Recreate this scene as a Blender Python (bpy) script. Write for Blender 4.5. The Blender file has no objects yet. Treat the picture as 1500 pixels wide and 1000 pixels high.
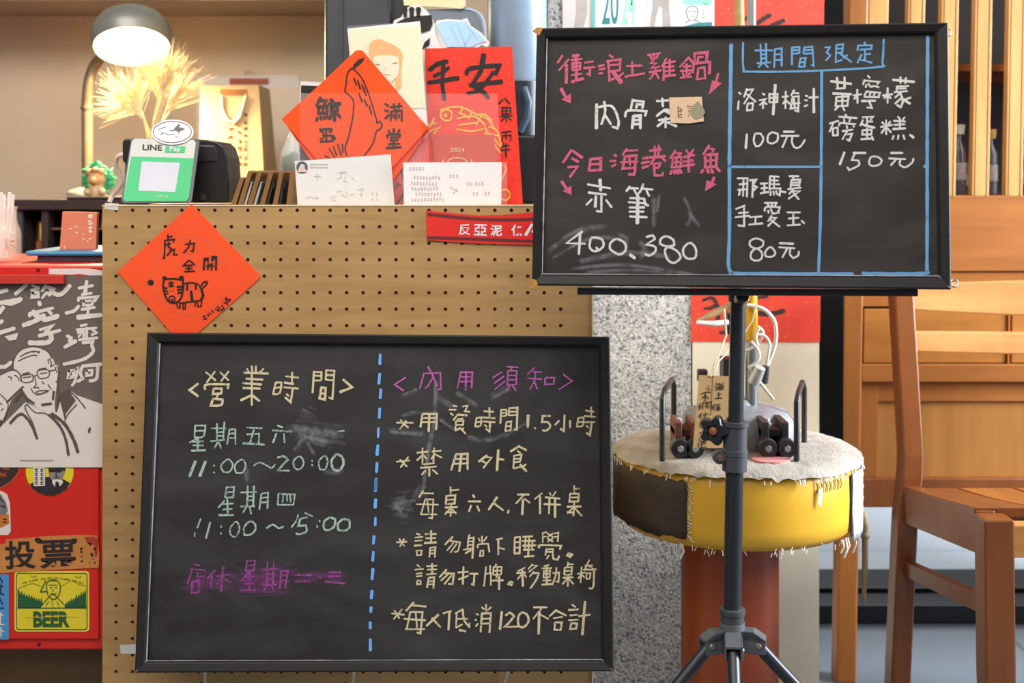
import bpy, math, random
from mathutils import Vector as V, Matrix
random.seed(7)
sc = bpy.context.scene
COL = sc.collection
F = 1900.0      # focal length in pixels of the 1500x1000 frame
HZ = 270.0      # image row of the horizon
H = 1.0         # eye height

# ------------------------------------------------------------------ camera
cd = bpy.data.cameras.new('camera')
cam = bpy.data.objects.new('camera', cd); COL.objects.link(cam)
cam.location = (0, 0, H); cam.rotation_euler = (math.pi/2, 0, 0)
cd.sensor_width = 36.0; cd.lens = F/1500*36
cd.shift_y = -(500-HZ)/1500
cd.clip_start = .05
cd.dof.use_dof = True; cd.dof.focus_distance = 1.92; cd.dof.aperture_fstop = 4.5
sc.camera = cam
sc.cycles.transparent_max_bounces = 48
# ------------------------------------------------------------------ light
sc.view_settings.view_transform = 'Standard'; sc.view_settings.look = 'None'
sc.view_settings.exposure = 0.0; sc.view_settings.gamma = 1.0
sc.view_settings.use_curve_mapping = False
w = bpy.data.worlds.new('world'); sc.world = w; w.use_nodes = True
w.node_tree.nodes['Background'].inputs[0].default_value = (.93, .95, 1, 1)
w.node_tree.nodes['Background'].inputs[1].default_value = .22
def area(name, loc, aim, sx, sy, power, col):
    l = bpy.data.lights.new(name, 'AREA'); l.shape = 'RECTANGLE'; l.size = sx; l.size_y = sy
    l.energy = power; l.color = col
    o = bpy.data.objects.new(name, l); COL.objects.link(o); o.location = loc
    o.rotation_euler = (V(aim)-V(loc)).to_track_quat('-Z', 'Y').to_euler()
    return o
area('shopfront_daylight', (-.5, -1.0, 2.7), (0, 2.1, .95), 2.6, 1.6, 26, (1, .97, .93))
area('added_overhead_light', (-.5, .75, 2.45), (-.3, 2.0, .75), 2.6, .8, 50, (1, .94, .86))  # added unseen overhead lamp, makes the light fall off towards the floor
area('side_window_daylight', (2.4, 1.92, 1.45), (0.3, 2.25, .6), .9, 1.3, 175, (.86, .93, 1))
area('open_door_daylight', (1.3, 4.6, 2.4), (1.0, 3.7, 0), 2.2, 1.6, 60, (.88, .94, 1))

# ------------------------------------------------------------------ materials
def C(h):
    h = h.lstrip('#')
    f = lambda c: c/12.92 if c <= .04045 else ((c+.055)/1.055)**2.4
    return tuple(f(int(h[i:i+2], 16)/255) for i in (0, 2, 4)) + (1,)
MC = {}
def base(name):
    m = bpy.data.materials.new(name); m.use_nodes = True
    return m, m.node_tree.nodes, m.node_tree.links, m.node_tree.nodes['Principled BSDF']
def noise(N, L, scale, detail=4, vec=None, rough=.6):
    tc = N.new('ShaderNodeTexCoord'); n = N.new('ShaderNodeTexNoise')
    n.inputs['Scale'].default_value = scale; n.inputs['Detail'].default_value = detail
    n.inputs['Roughness'].default_value = rough
    if vec:
        mp = N.new('ShaderNodeMapping'); mp.inputs['Scale'].default_value = vec
        L.new(tc.outputs['Object'], mp.inputs[0]); L.new(mp.outputs[0], n.inputs['Vector'])
    else: L.new(tc.outputs['Object'], n.inputs['Vector'])
    return n
def ramp(N, L, src, stops):
    r = N.new('ShaderNodeValToRGB'); e = r.color_ramp.elements
    while len(e) < len(stops): e.new(.5)
    for i, (p, c) in enumerate(stops): e[i].position = p; e[i].color = c
    L.new(src, r.inputs[0]); return r
def M(hexc, rough=.55, metal=0, var=.10, vs=25, bump=0, spec=.5, name=None):
    key = (hexc, rough, metal, var, vs, bump, spec)
    if key in MC: return MC[key]
    m, N, L, b = base(name or 'paint_'+hexc.lstrip('#'))
    c = C(hexc); n = noise(N, L, vs)
    d = tuple(x*(1-var) for x in c[:3])+(1,); u = tuple(min(1, x*(1+var)) for x in c[:3])+(1,)
    r = ramp(N, L, n.outputs[0], [(.3, d), (.7, u)])
    L.new(r.outputs[0], b.inputs['Base Color'])
    b.inputs['Roughness'].default_value = rough; b.inputs['Metallic'].default_value = metal
    b.inputs['Specular IOR Level'].default_value = spec
    if bump:
        bp = N.new('ShaderNodeBump'); bp.inputs['Strength'].default_value = bump; bp.inputs['Distance'].default_value = .003
        n2 = noise(N, L, vs*6); L.new(n2.outputs[0], bp.inputs['Height']); L.new(bp.outputs[0], b.inputs['Normal'])
    MC[key] = m; return m
def wood(name, c1, c2, vec, rough=.45, scale=1.0, bump=.08, spec=.4):
    m, N, L, b = base(name)
    n = noise(N, L, scale, 7, vec, .65); n2 = noise(N, L, 3, 3)
    r = ramp(N, L, n.outputs[0], [(.28, C(c1)), (.72, C(c2))])
    mx = N.new('ShaderNodeMixRGB'); mx.blend_type = 'MULTIPLY'; mx.inputs[0].default_value = .25
    L.new(r.outputs[0], mx.inputs[1]); L.new(n2.outputs[0], mx.inputs[2])
    g = N.new('ShaderNodeGamma'); g.inputs[1].default_value = 1.0
    L.new(mx.outputs[0], b.inputs['Base Color'])
    b.inputs['Roughness'].default_value = rough; b.inputs['Specular IOR Level'].default_value = spec
    bp = N.new('ShaderNodeBump'); bp.inputs['Strength'].default_value = bump; bp.inputs['Distance'].default_value = .002
    L.new(n.outputs[0], bp.inputs['Height']); L.new(bp.outputs[0], b.inputs['Normal'])
    return m
def emit(name, col, st):
    m, N, L, b = base(name)
    b.inputs['Base Color'].default_value = (1, 1, 1, 1)
    b.inputs['Emission Color'].default_value = col; b.inputs['Emission Strength'].default_value = st
    return m
def glass(name, col=(1, 1, 1, 1), rough=.02, alpha=.18):
    # thin clear sheet: mostly see-through with a light glossy haze
    m, N, L, b = base(name)
    b.inputs['Base Color'].default_value = col; b.inputs['Roughness'].default_value = rough
    b.inputs['Alpha'].default_value = alpha; b.inputs['Specular IOR Level'].default_value = .5
    return m
def chalk(name, hexc, lo=.36, hi=.52, scale=330, amax=1.0):
    m, N, L, b = base(name)
    c = C(hexc); n = noise(N, L, scale, 3); n2 = noise(N, L, 45, 2)
    b.inputs['Base Color'].default_value = c; b.inputs['Roughness'].default_value = .95
    b.inputs['Specular IOR Level'].default_value = 0
    add = N.new('ShaderNodeMath'); add.operation = 'MULTIPLY_ADD'
    L.new(n2.outputs[0], add.inputs[0]); add.inputs[1].default_value = .35
    L.new(n.outputs[0], add.inputs[2])
    r = ramp(N, L, add.outputs[0], [(lo+.12, (0.12*amax,)*3+(1,)), (hi+.12, (amax,)*3+(1,))])
    L.new(r.outputs[0], b.inputs['Alpha'])
    return m
def board_mat(name, hexc, haze, seedloc):
    m, N, L, b = base(name)
    tc = N.new('ShaderNodeTexCoord'); mp = N.new('ShaderNodeMapping')
    mp.inputs['Location'].default_value = seedloc; mp.inputs['Scale'].default_value = (3, 3, 7)
    mp.inputs['Rotation'].default_value = (0, .5, 0)
    n = N.new('ShaderNodeTexNoise'); n.inputs['Scale'].default_value = 1.6; n.inputs['Detail'].default_value = 5
    n.inputs['Distortion'].default_value = 1.2
    L.new(tc.outputs['Object'], mp.inputs[0]); L.new(mp.outputs[0], n.inputs['Vector'])
    r = ramp(N, L, n.outputs[0], [(.42, C(hexc)), (.8, C(haze))])
    n2 = noise(N, L, 260, 2)
    r2 = ramp(N, L, n2.outputs[0], [(.68, (0, 0, 0, 1)), (.8, (.25, .22, .2, 1))])
    mx = N.new('ShaderNodeMixRGB'); mx.blend_type = 'ADD'; mx.inputs[0].default_value = .12
    L.new(r.outputs[0], mx.inputs[1]); L.new(r2.outputs[0], mx.inputs[2])
    L.new(mx.outputs[0], b.inputs['Base Color']); b.inputs['Roughness'].default_value = .62
    b.inputs['Specular IOR Level'].default_value = .35
    return m
def pebble(name):
    m, N, L, b = base(name)
    tc = N.new('ShaderNodeTexCoord'); v = N.new('ShaderNodeTexVoronoi'); v.inputs['Scale'].default_value = 250
    L.new(tc.outputs['Object'], v.inputs['Vector'])
    sep = N.new('ShaderNodeSeparateColor'); L.new(v.outputs['Color'], sep.inputs[0])
    r = ramp(N, L, sep.outputs[0], [(0, C('#6f7478')), (.11, C('#98989a')), (.22, C('#bdbab5')), (.6, C('#d2cfc9')), (.85, C('#b0afab'))])
    r.color_ramp.interpolation = 'CONSTANT'
    n = noise(N, L, 5, 3); r2 = ramp(N, L, n.outputs[0], [(.35, (.78, .78, .8, 1)), (.65, (1, 1, 1, 1))])
    mx = N.new('ShaderNodeMixRGB'); mx.blend_type = 'MULTIPLY'; mx.inputs[0].default_value = 1
    L.new(r.outputs[0], mx.inputs[1]); L.new(r2.outputs[0], mx.inputs[2])
    L.new(mx.outputs[0], b.inputs['Base Color']); b.inputs['Roughness'].default_value = .8
    bp = N.new('ShaderNodeBump'); bp.inputs['Strength'].default_value = .4; bp.inputs['Distance'].default_value = .003
    L.new(v.outputs['Distance'], bp.inputs['Height']); bp.invert = True; L.new(bp.outputs[0], b.inputs['Normal'])
    return m
def flecked(name, c, fleck, scale=130, th=.14, rough=.6):
    m, N, L, b = base(name)
    tc = N.new('ShaderNodeTexCoord'); v = N.new('ShaderNodeTexVoronoi'); v.inputs['Scale'].default_value = scale
    L.new(tc.outputs['Object'], v.inputs['Vector'])
    n = noise(N, L, 9, 3)
    rb = ramp(N, L, n.outputs[0], [(.35, tuple(x*.82 for x in C(c)[:3])+(1,)), (.65, C(c))])
    r = ramp(N, L, v.outputs['Distance'], [(th, (1, 1, 1, 1)), (th+.06, (0, 0, 0, 1))])
    mx = N.new('ShaderNodeMixRGB'); L.new(r.outputs[0], mx.inputs[0])
    L.new(rb.outputs[0], mx.inputs[1]); mx.inputs[2].default_value = C(fleck)
    L.new(mx.outputs[0], b.inputs['Base Color']); b.inputs['Roughness'].default_value = rough
    return m
def tile_mat(name, c, joint, sx, sy, off=(0, 0)):
    m, N, L, b = base(name)
    tc = N.new('ShaderNodeTexCoord'); br = N.new('ShaderNodeTexBrick'); mp = N.new('ShaderNodeMapping')
    mp.inputs['Location'].default_value = off+(0,)
    L.new(tc.outputs['Object'], mp.inputs[0]); L.new(mp.outputs[0], br.inputs['Vector'])
    br.offset = 0; br.inputs['Scale'].default_value = 1; br.inputs['Brick Width'].default_value = sx
    br.inputs['Row Height'].default_value = sy; br.inputs['Mortar Size'].default_value = .004
    c1 = C(c); br.inputs['Color1'].default_value = c1; br.inputs['Color2'].default_value = tuple(x*.93 for x in c1[:3])+(1,)
    br.inputs['Mortar'].default_value = C(joint)
    L.new(br.outputs['Color'], b.inputs['Base Color']); b.inputs['Roughness'].default_value = .55
    return m

# ------------------------------------------------------------------ geometry helpers
def at(px, py, d):
    return V(((px-750)/F*d, d, H-(py-HZ)/F*d))
class VP:                                   # upright plane at distance d
    def __init__(s, d): s.d = d
    def at(s, px, py, off=0):
        p = at(px, py, s.d); p.y -= off; return p
class TP:                                   # plane through three points
    def __init__(s, a, b, c):
        s.p = a; n = (b-a).cross(c-a).normalized()
        s.n = n if n.y < 0 else -n
    def at(s, px, py, off=0):
        r = at(px, py, 1.0)-V((0, 0, H)); o = V((0, 0, H))
        t = s.n.dot(s.p-o)/s.n.dot(r)
        return o+r*t+s.n*off
class MB:
    def __init__(s): s.v = []; s.f = []
    def add(s, vs, fs):
        k = len(s.v); s.v += [V(x) for x in vs]; s.f += [tuple(i+k for i in f) for f in fs]; return s
    def box(s, x0, x1, y0, y1, z0, z1):
        return s.add([(x0, y0, z0), (x1, y0, z0), (x1, y1, z0), (x0, y1, z0), (x0, y0, z1), (x1, y0, z1), (x1, y1, z1), (x0, y1, z1)],
                     [(0, 3, 2, 1), (4, 5, 6, 7), (0, 1, 5, 4), (1, 2, 6, 5), (2, 3, 7, 6), (3, 0, 4, 7)])
    def beam(s, p, q, w, h, up=(0, 0, 1)):
        p, q = V(p), V(q); d = (q-p).normalized(); x = d.cross(V(up)).normalized(); z = x.cross(d)
        o = [x*w/2*a+z*h/2*b for a, b in ((-1, -1), (1, -1), (1, 1), (-1, 1))]
        return s.add([p+i for i in o]+[q+i for i in o], [(3, 2, 1, 0), (4, 5, 6, 7)]+[(i, (i+1) % 4, (i+1) % 4+4, i+4) for i in range(4)])
    def tube(s, pts, r, n=12):
        pts = [V(p) for p in pts]; k = len(pts)
        rs = r if isinstance(r, (list, tuple)) else [r]*k
        rings = []; up = None
        for i, p in enumerate(pts):
            d = (pts[min(i+1, k-1)]-pts[max(i-1, 0)]).normalized()
            if up is None: up = V((0, 0, 1)) if abs(d.z) < .9 else V((1, 0, 0))
            x = d.cross(up).normalized(); up = x.cross(d)
            rings.append([p+(x*math.cos(a)+up*math.sin(a))*rs[i] for a in [2*math.pi*j/n for j in range(n)]])
        fs = []
        for i in range(k-1):
            for j in range(n):
                a, b = i*n+j, i*n+(j+1) % n; fs.append((a, b, b+n, a+n))
        fs += [tuple(range(n))[::-1], tuple(range((k-1)*n, k*n))]
        return s.add([v for q in rings for v in q], fs)
    def lathe(s, prof, c, n=40, axis=(0, 0, 1), a0=0, a1=None):
        ax = V(axis).normalized(); q = V((0, 0, 1)).rotation_difference(ax); c = V(c)
        full = a1 is None; m = n if full else n+1; tot = 2*math.pi if full else a1-a0
        vs = []
        for r, z in prof:
            for j in range(m):
                a = a0+tot*j/n
                vs.append(c+q@V((r*math.sin(a), -r*math.cos(a), z)))
        fs = []
        for i in range(len(prof)-1):
            for j in range(n):
                a, b = i*m+j, i*m+((j+1) % m if full else j+1); fs.append((a, b, b+m, a+m))
        if full:
            if prof[0][0] > 1e-5: fs.append(tuple(range(m))[::-1])
            if prof[-1][0] > 1e-5: fs.append(tuple(range((len(prof)-1)*m, len(prof)*m)))
        return s.add(vs, fs)
    def prism(s, pts, ext):
        pts = [V(p) for p in pts]; n = len(pts); e = V(ext)
        return s.add(pts+[p+e for p in pts], [tuple(range(n)), tuple(range(n, 2*n))[::-1]]+[((i+1) % n, i, i+n, (i+1) % n+n) for i in range(n)])
    def sheet(s, poly, d, th=.0006):          # polygon in image pixels standing upright at distance d
        return s.prism([at(x, y, d) for x, y in poly], (0, th, 0))
    def psheet(s, poly, pl, off=0, th=.0004):
        a = [pl.at(x, y, off) for x, y in poly]; b = [pl.at(x, y, off-th) for x, y in poly]; n = len(a)
        return s.add(a+b, [tuple(range(n)), tuple(range(n, 2*n))[::-1]]+[((i+1) % n, i, i+n, (i+1) % n+n) for i in range(n)])
ORG = {}
def mesh(name, mb, mats, org, smooth, bevel, parent):
    me = bpy.data.meshes.new(name)
    me.from_pydata([tuple(v-org) for v in mb.v], [], mb.f); me.update()
    mats = mats if isinstance(mats, (list, tuple)) else [mats]
    for m in mats: me.materials.append(m)
    if smooth:
        me.polygons.foreach_set('use_smooth', [True]*len(me.polygons))
        me.set_sharp_from_angle(angle=math.radians(40))
    o = bpy.data.objects.new(name, me); COL.objects.link(o)
    if bevel:
        b = o.modifiers.new('bevel', 'BEVEL'); b.width = bevel; b.segments = 2; b.limit_method = 'ANGLE'
    return o
def fixn(mb):
    return mb
def thing(name, loc, label, cat, group=None):
    o = bpy.data.objects.new(name, None); COL.objects.link(o); o.location = loc; o.empty_display_size = .05
    ORG[o] = V(loc); o['label'] = label; o['category'] = cat
    if group: o['group'] = group
    return o
def part(name, mb, m, parent, smooth=False, bevel=0, label=None):
    org = ORG[parent]
    o = mesh(name, mb, m, org, smooth, bevel, parent); o.parent = parent; ORG[o] = org
    if label: o['label'] = label
    return o
def solo(name, mb, m, label, cat, group=None, smooth=False, bevel=0, kind=None):
    xs = [v.x for v in mb.v]; ys = [v.y for v in mb.v]; zs = [v.z for v in mb.v]
    org = V(((min(xs)+max(xs))/2, (min(ys)+max(ys))/2, min(zs)))
    o = mesh(name, mb, m, org, smooth, bevel, None); o.location = org; ORG[o] = org
    if kind: o['kind'] = kind
    else: o['label'] = label; o['category'] = cat
    if group: o['group'] = group
    return o
def struct(name, mb, m, bevel=0): return solo(name, mb, m, None, None, kind='structure', bevel=bevel)
def smooth_line(p):
    n = len(p)
    if n < 3: return p
    closed = abs(p[0][0]-p[-1][0])+abs(p[0][1]-p[-1][1]) < 1e-6
    T = []
    for i in range(n):
        if (i in (0, n-1)) and not closed: T.append((0, 0)); continue
        a = p[i-1] if i > 0 else p[-2]; c = p[i+1] if i < n-1 else p[1]; b = p[i]
        u = (b[0]-a[0], b[1]-a[1]); v = (c[0]-b[0], c[1]-b[1])
        lu = math.hypot(*u) or 1; lv = math.hypot(*v) or 1
        cs = (u[0]*v[0]+u[1]*v[1])/lu/lv
        T.append((0, 0) if cs < .25 else ((c[0]-a[0])/2, (c[1]-a[1])/2))
    out = []
    for i in range(n-1):
        a, b, ta, tb = p[i], p[i+1], T[i], T[i+1]
        k = 1 if ta == (0, 0) and tb == (0, 0) else 5
        for j in range(k):
            t = j/k; h1 = 2*t**3-3*t*t+1; h2 = t**3-2*t*t+t; h3 = -2*t**3+3*t*t; h4 = t**3-t*t
            out.append((h1*a[0]+h2*ta[0]+h3*b[0]+h4*tb[0], h1*a[1]+h2*ta[1]+h3*b[1]+h4*tb[1]))
    out.append(p[-1]); return out
def ribbon2(p, w, rnd=.12, taper=.75):
    # outline strip (list of left/right pairs) along a 2-D line with rounded ends
    q = [p[0]]
    for a in p[1:]:
        if math.hypot(a[0]-q[-1][0], a[1]-q[-1][1]) > .05: q.append(a)
    if len(q) == 1: q.append((q[0][0]+.3, q[0][1]+.3))
    n = len(q); L = []; ph = random.random()*6
    def nrm(a, b):
        d = math.hypot(b[0]-a[0], b[1]-a[1]) or 1; return (-(b[1]-a[1])/d, (b[0]-a[0])/d)
    ex = w*.3
    d0 = nrm(q[0], q[1]); d1 = nrm(q[-2], q[-1])
    L.append(((q[0][0]-d0[1]*ex, q[0][1]+d0[0]*ex), d0, w*.30))
    for i in range(n):
        if i == 0: m = d0
        elif i == n-1: m = d1
        else:
            a = nrm(q[i-1], q[i]); b = nrm(q[i], q[i+1]); sx, sy = a[0]+b[0], a[1]+b[1]; l = math.hypot(sx, sy)
            if l < .3: m = b
            else:
                c = max(.55, l/2); m = (sx/l/c, sy/l/c)
        L.append((q[i], m, w*.5*(1+rnd*math.sin(ph+i*2.1))))
    L.append(((q[-1][0]+d1[1]*ex, q[-1][1]-d1[0]*ex), d1, w*.30*taper))
    return [((c[0]+m[0]*h, c[1]+m[1]*h), (c[0]-m[0]*h, c[1]-m[1]*h)) for c, m, h in L]
def parse(s):
    out = []
    for t in s.replace('\n', ' ').split(';'):
        t = t.split()
        if not t: continue
        fl = None; wm = 1
        while t and t[0][0] in 'fw':
            if t[0][0] == 'f': fl = True; t = t[1:]
            else: wm = float(t[0][1:]); t = t[1:]
        v = [float(x) for x in t]
        out.append((fl, wm, list(zip(v[::2], v[1::2]))))
    return out
def rows(name, data, ox, oy, k, pl, w, m, parent, off=.0007, label=None, sep='\n'):
    for r in data.strip().split(sep):
        if r.strip(' ;'): part(name, draw(r, ox, oy, k, pl, w, off), m, parent, label=label)
def smudge(name, data, ox, oy, k, pl, m, parent, label, off=.0003):
    # rubbed chalk: bundles of fine strokes along each wiped line
    for r in data.split(';'):
        if not r.strip(): continue
        fl, wm, p = parse(r)[0]; mb = MB(); n = int(3+wm*3)
        for i in range(n):
            a, b = random.gauss(0, wm*4.2), random.gauss(0, wm*4.2); j = random.uniform(-.25, .25)
            q = [(x+a+random.gauss(0, wm*1.2), y+b+random.gauss(0, wm*1.2)) for x, y in p]
            draw('w%f ' % random.uniform(.8, 2.6)+' '.join('%f %f' % c for c in q), ox, oy, k, pl, 2.0, off+i*.000012, mb=mb)
        part(name, mb, m, parent, label=label)
def draw(data, ox, oy, k, pl, w, off=.0007, mb=None, step=.00001):
    # data in the pixels of a crop with corner ox,oy and scale k; w in image pixels
    mb = mb or MB()
    for i, (fl, wm, p) in enumerate(parse(data)):
        p = [(ox+x/k, oy+y/k) for x, y in p]; o = off+(i % 25)*step
        if fl:
            mb.add([pl.at(x, y, o) for x, y in p], [tuple(range(len(p)))]); continue
        st = ribbon2(smooth_line(p), w*wm)
        vs = [pl.at(x, y, o) for a, b in st for x, y in (a, b)]
        mb.add(vs, [(2*j, 2*j+1, 2*j+3, 2*j+2) for j in range(len(st)-1)])
    return mb
def text(s, cx, cy, h, pl, off=.0007, bold=0.0, xs=1.0, rot=0, mb=None, shear=0):
    # letters h image pixels tall (capital height), centred on cx,cy
    c = bpy.data.curves.new('lettering', 'FONT'); c.body = s; c.offset = bold; c.shear = shear; c.resolution_u = 3
    o = bpy.data.objects.new('lettering', c); COL.objects.link(o); bpy.context.view_layer.update()
    me = o.to_mesh(); vs = [v.co.copy() for v in me.vertices]; fs = [tuple(p.vertices) for p in me.polygons]
    o.to_mesh_clear(); bpy.data.objects.remove(o); bpy.data.curves.remove(c)
    x0, x1 = min(v.x for v in vs), max(v.x for v in vs); y0, y1 = min(v.y for v in vs), max(v.y for v in vs)
    k = h/(y1-y0); mb = mb or MB(); cr, sr = math.cos(rot), math.sin(rot); out = []
    for v in vs:
        x = (v.x-(x0+x1)/2)*k*xs; y = -(v.y-(y0+y1)/2)*k
        out.append(pl.at(cx+x*cr-y*sr, cy+x*sr+y*cr, off))
    return mb.add(out, fs)
def curve3(p, k=6):
    # smooth line through 3-D points
    p = [V(q) for q in p]; out = []
    for i in range(len(p)-1):
        a, b, c, d = p[max(i-1, 0)], p[i], p[i+1], p[min(i+2, len(p)-1)]
        for j in range(k):
            t = j/k; out.append(.5*((2*b)+(c-a)*t+(2*a-5*b+4*c-d)*t*t+(3*b-a-3*c+d)*t**3))
    return out+[p[-1]]
def ell(cx, cy, rx, ry, n=28, rot=0):
    return [(cx+rx*math.cos(a)*math.cos(rot)-ry*math.sin(a)*math.sin(rot), cy+rx*math.cos(a)*math.sin(rot)+ry*math.sin(a)*math.cos(rot)) for a in [2*math.pi*i/n for i in range(n)]]
def rrect(x0, y0, x1, y1, r):
    out = []
    for cx, cy, a in ((x1-r, y0+r, -90), (x1-r, y1-r, 0), (x0+r, y1-r, 90), (x0+r, y0+r, 180)):
        for j in range(5): t = math.radians(a+j*22.5); out.append((cx+r*math.cos(t), cy+r*math.sin(t)))
    return out
# ------------------------------------------------------------------ setting
plaster = M('#d8c7ae', .9, var=.05, vs=4, bump=.15)
struct('wall_back', MB().box(-2.6, .075, 3.3, 3.4, 0, 2.6), plaster)
struct('floor', MB().box(-4, 4, -3, 3.3, -.05, 0), tile_mat('floor_tiles', '#656c73', '#454a4f', .6, .6, (.1, .12)))
struct('ground', MB().box(-1, 6, 3.3, 9, -.06, -.002), tile_mat('outdoor_paving', '#b9c0c6', '#8f979d', .5, .5, (.2, .1)))
struct('wall_column', MB().box(.0697, .3447, 2.5, 3.3, 0, 2.6), pebble('washed_pebble'))
mcream = M('#d6cbb6', .75, var=.06, vs=6, bump=.1)
mb = MB(); zz = [0, .44, .90, 1.36, 1.82, 2.6]
for a, b in zip(zz, zz[1:]): mb.box(.3480, .592, 2.5, 3.3, a+.0012, b-.0012)
struct('wall_right', mb, mcream)
struct('trim_1', MB().box(.3447, .348, 2.502, 2.6, 0, 2.6), M('#4a3b30', .8))
mdark = M('#070606', .8, var=.2, spec=.1)
struct('dark_gap_strip', MB().box(.594, (1228-750)/F*2.56, 2.52, 2.56, H-(757-HZ)/F*2.52, 2.6), mdark)  # black strip added to stand in for the dark gap beside the cabinet
ms = M('#17181a', .4, metal=.3)
struct('trim_2', MB().box(.60, 2.6, 2.95, 3.04, 0, .043).box(.60, 2.6, 3.05, 3.2, 0, .052), ms, bevel=.002)
struct('ceiling_shelf', MB().box(-1.75, -.40, 3.02, 3.3, 1.428, 1.456), wood('shelf_wood', '#9b8a76', '#b5a48e', (2, 14, 14)), bevel=.003)

# ------------------------------------------------------------------ pegboard counter
PD = 2.0
ply = wood('pegboard_wood', '#a8814f', '#c79e66', (4, 30, 42), rough=.5, scale=1.2)
cx0, cx1, cz0, cz1 = (150-750)/F*PD, (867-750)/F*PD, 0.0, H-(302-HZ)/F*PD
ct = thing('pegboard_counter', (-.25, PD+.2, 0), 'wooden counter with a front of perforated pegboard behind the lower chalkboard', 'counter')
# perforated sheet: every hole is cut through
mb = MB(); pitch = .0254
hx = [(169.9-750)/F*PD+pitch*i for i in range(28)]
hz = [H-(308-HZ)/F*PD-pitch*j for j in range(38)]
hx = [x for x in hx if cx0+.006 < x < cx1-.006]; hz = [z for z in hz if z > .01]
ex = [cx0]+[x+pitch/2 for x in hx[:-1]]+[cx1]
ez = [cz1]+[z-pitch/2 for z in hz[:-1]]+[cz0]
R = .0029; nh = 12
angs = [math.pi/4+2*math.pi*k/nh for k in range(nh)]
for i, x in enumerate(hx):
    for j, z in enumerate(hz):
        x0, x1, z1, z0 = ex[i], ex[i+1], ez[j], ez[j+1]
        vs = [(x1, PD, z1), (x0, PD, z1), (x0, PD, z0), (x1, PD, z0)]
        vs += [(x+R*math.cos(a), PD, z+R*math.sin(a)) for a in angs]
        vs += [(x+R*math.cos(a), PD+.004, z+R*math.sin(a)) for a in angs]
        fs = []
        for k in range(4):
            c0, c1 = k, (k+1) % 4
            for t in range(nh//4): pass
            r = [4+(k*nh//4+t) % nh for t in range(nh//4+1)]
            fs.append(tuple([c0, c1]+r[::-1]))
        fs += [(4+t, 4+(t+1) % nh, 4+nh+(t+1) % nh, 4+nh+t) for t in range(nh)]
        mb.add(vs, fs)
part('pegboard', mb, ply, ct)
part('carcass', MB().box(cx0+.001, cx1-.001, PD+.0045, PD+.012, 0, cz1-.002).box(cx0+.001, cx0+.018, PD+.012, 2.44, 0, cz1-.02).box(cx1-.018, cx1-.001, PD+.012, 2.44, 0, cz1-.02), M('#5a4128', .7), ct)
part('edge_strip', MB().box(cx1, cx1+.0022, PD-.001, 2.44, 0, cz1+.002).box(cx0, cx1, PD-.001, PD+.012, cz1, cz1+.0022), M('#d8c49c', .6), ct, label='pale edging strip')
part('counter_top', MB().box(cx0, cx1, PD+.012, 2.45, cz1-.02, cz1), wood('counter_top_wood', '#a8814f', '#c79e66', (4, 30, 42)), ct)
CT = cz1
# scraps of tape on the pegboard
vp = VP(PD)
mtape = glass('clear_tape', (.85, .83, .8, 1), .25, .55)
solo('tape_scrap', MB().psheet([(154, 297), (174, 298), (173, 308), (153, 306)], vp, .0008), mtape, 'scrap of clear tape at the top left corner of the pegboard', 'tape')
solo('tape_scrap', MB().psheet([(176, 944), (199, 943), (199, 957), (177, 957)], vp, .0008), mtape, 'scrap of clear tape low on the pegboard beside the lower chalkboard corner', 'tape')

# ------------------------------------------------------------------ chalkboards
blackwood = M('#201e1d', .5, var=.15, vs=60, spec=.3)
wear_glint = M('#aca9b6', .7, var=.3, vs=90)
def chalkboard(label, outer, inner, pl, panel_mat, th):
    cs = [pl.at(x, y) for x, y in outer]; c = sum(cs, V())/4; c.z = min(v.z for v in cs)
    t = thing('chalkboard', c, label, 'chalkboard')
    O = lambda off, k=0: [pl.at(x, y, off) for x, y in outer]
    I = lambda off: [pl.at(x, y, off) for x, y in inner]
    n = pl.n
    oo, ii = O(0), I(0)
    lay = [[p-n*th for p in oo], [p+n*.009 for p in oo], [p+(q-p)*.12+n*.011 for p, q in zip(oo, ii)], [p+(q-p)*.8+n*.008 for p, q in zip(oo, ii)], [p+n*.004 for p in ii], [p-n*.004 for p in ii]]
    mb = MB(); vs = [v for l in lay for v in l]; fs = []
    for l in range(len(lay)-1):
        for k in range(4): fs.append((l*4+k, l*4+(k+1) % 4, l*4+4+(k+1) % 4, l*4+4+k))
    mb.add(vs, fs); part('frame', mb, blackwood, t, bevel=.0008)
    mx = [p+(q-p)*.9 for p, q in zip(oo, ii)]
    part('panel', MB().add(mx+[p-n*th*.8 for p in mx], [(0, 1, 2, 3), (7, 6, 5, 4)]+[(k, k+4, (k+1) % 4+4, (k+1) % 4) for k in range(4)]), panel_mat, t)
    # rubbed paint and a painted window highlight along the inner arris and mitres
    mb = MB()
    def pale_line(a, b, w):
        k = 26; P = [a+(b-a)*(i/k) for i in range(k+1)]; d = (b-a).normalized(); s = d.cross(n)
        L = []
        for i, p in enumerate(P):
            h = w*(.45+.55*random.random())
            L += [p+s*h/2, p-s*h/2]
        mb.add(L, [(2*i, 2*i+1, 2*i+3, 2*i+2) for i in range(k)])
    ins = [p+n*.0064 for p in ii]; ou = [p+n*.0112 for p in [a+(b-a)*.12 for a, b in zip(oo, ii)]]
    pale_line(ins[0], ins[3], .0019); pale_line(ins[3], ins[2], .0013)
    for k in (2, 3): pale_line(ou[k], ins[k], .0009)
    pale_line(ou[1]+(oo[1]-ou[1])*.4, ou[2]+(oo[2]-ou[2])*.4, .0008)
    part('worn_lit_edge', mb, wear_glint, t, label='pale line of rubbed paint and painted window highlight')
    return t
pink = chalk('pink_chalk', '#c8627c', .30, .50); white = chalk('white_chalk', '#d2d0ce', .28, .44)
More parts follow.
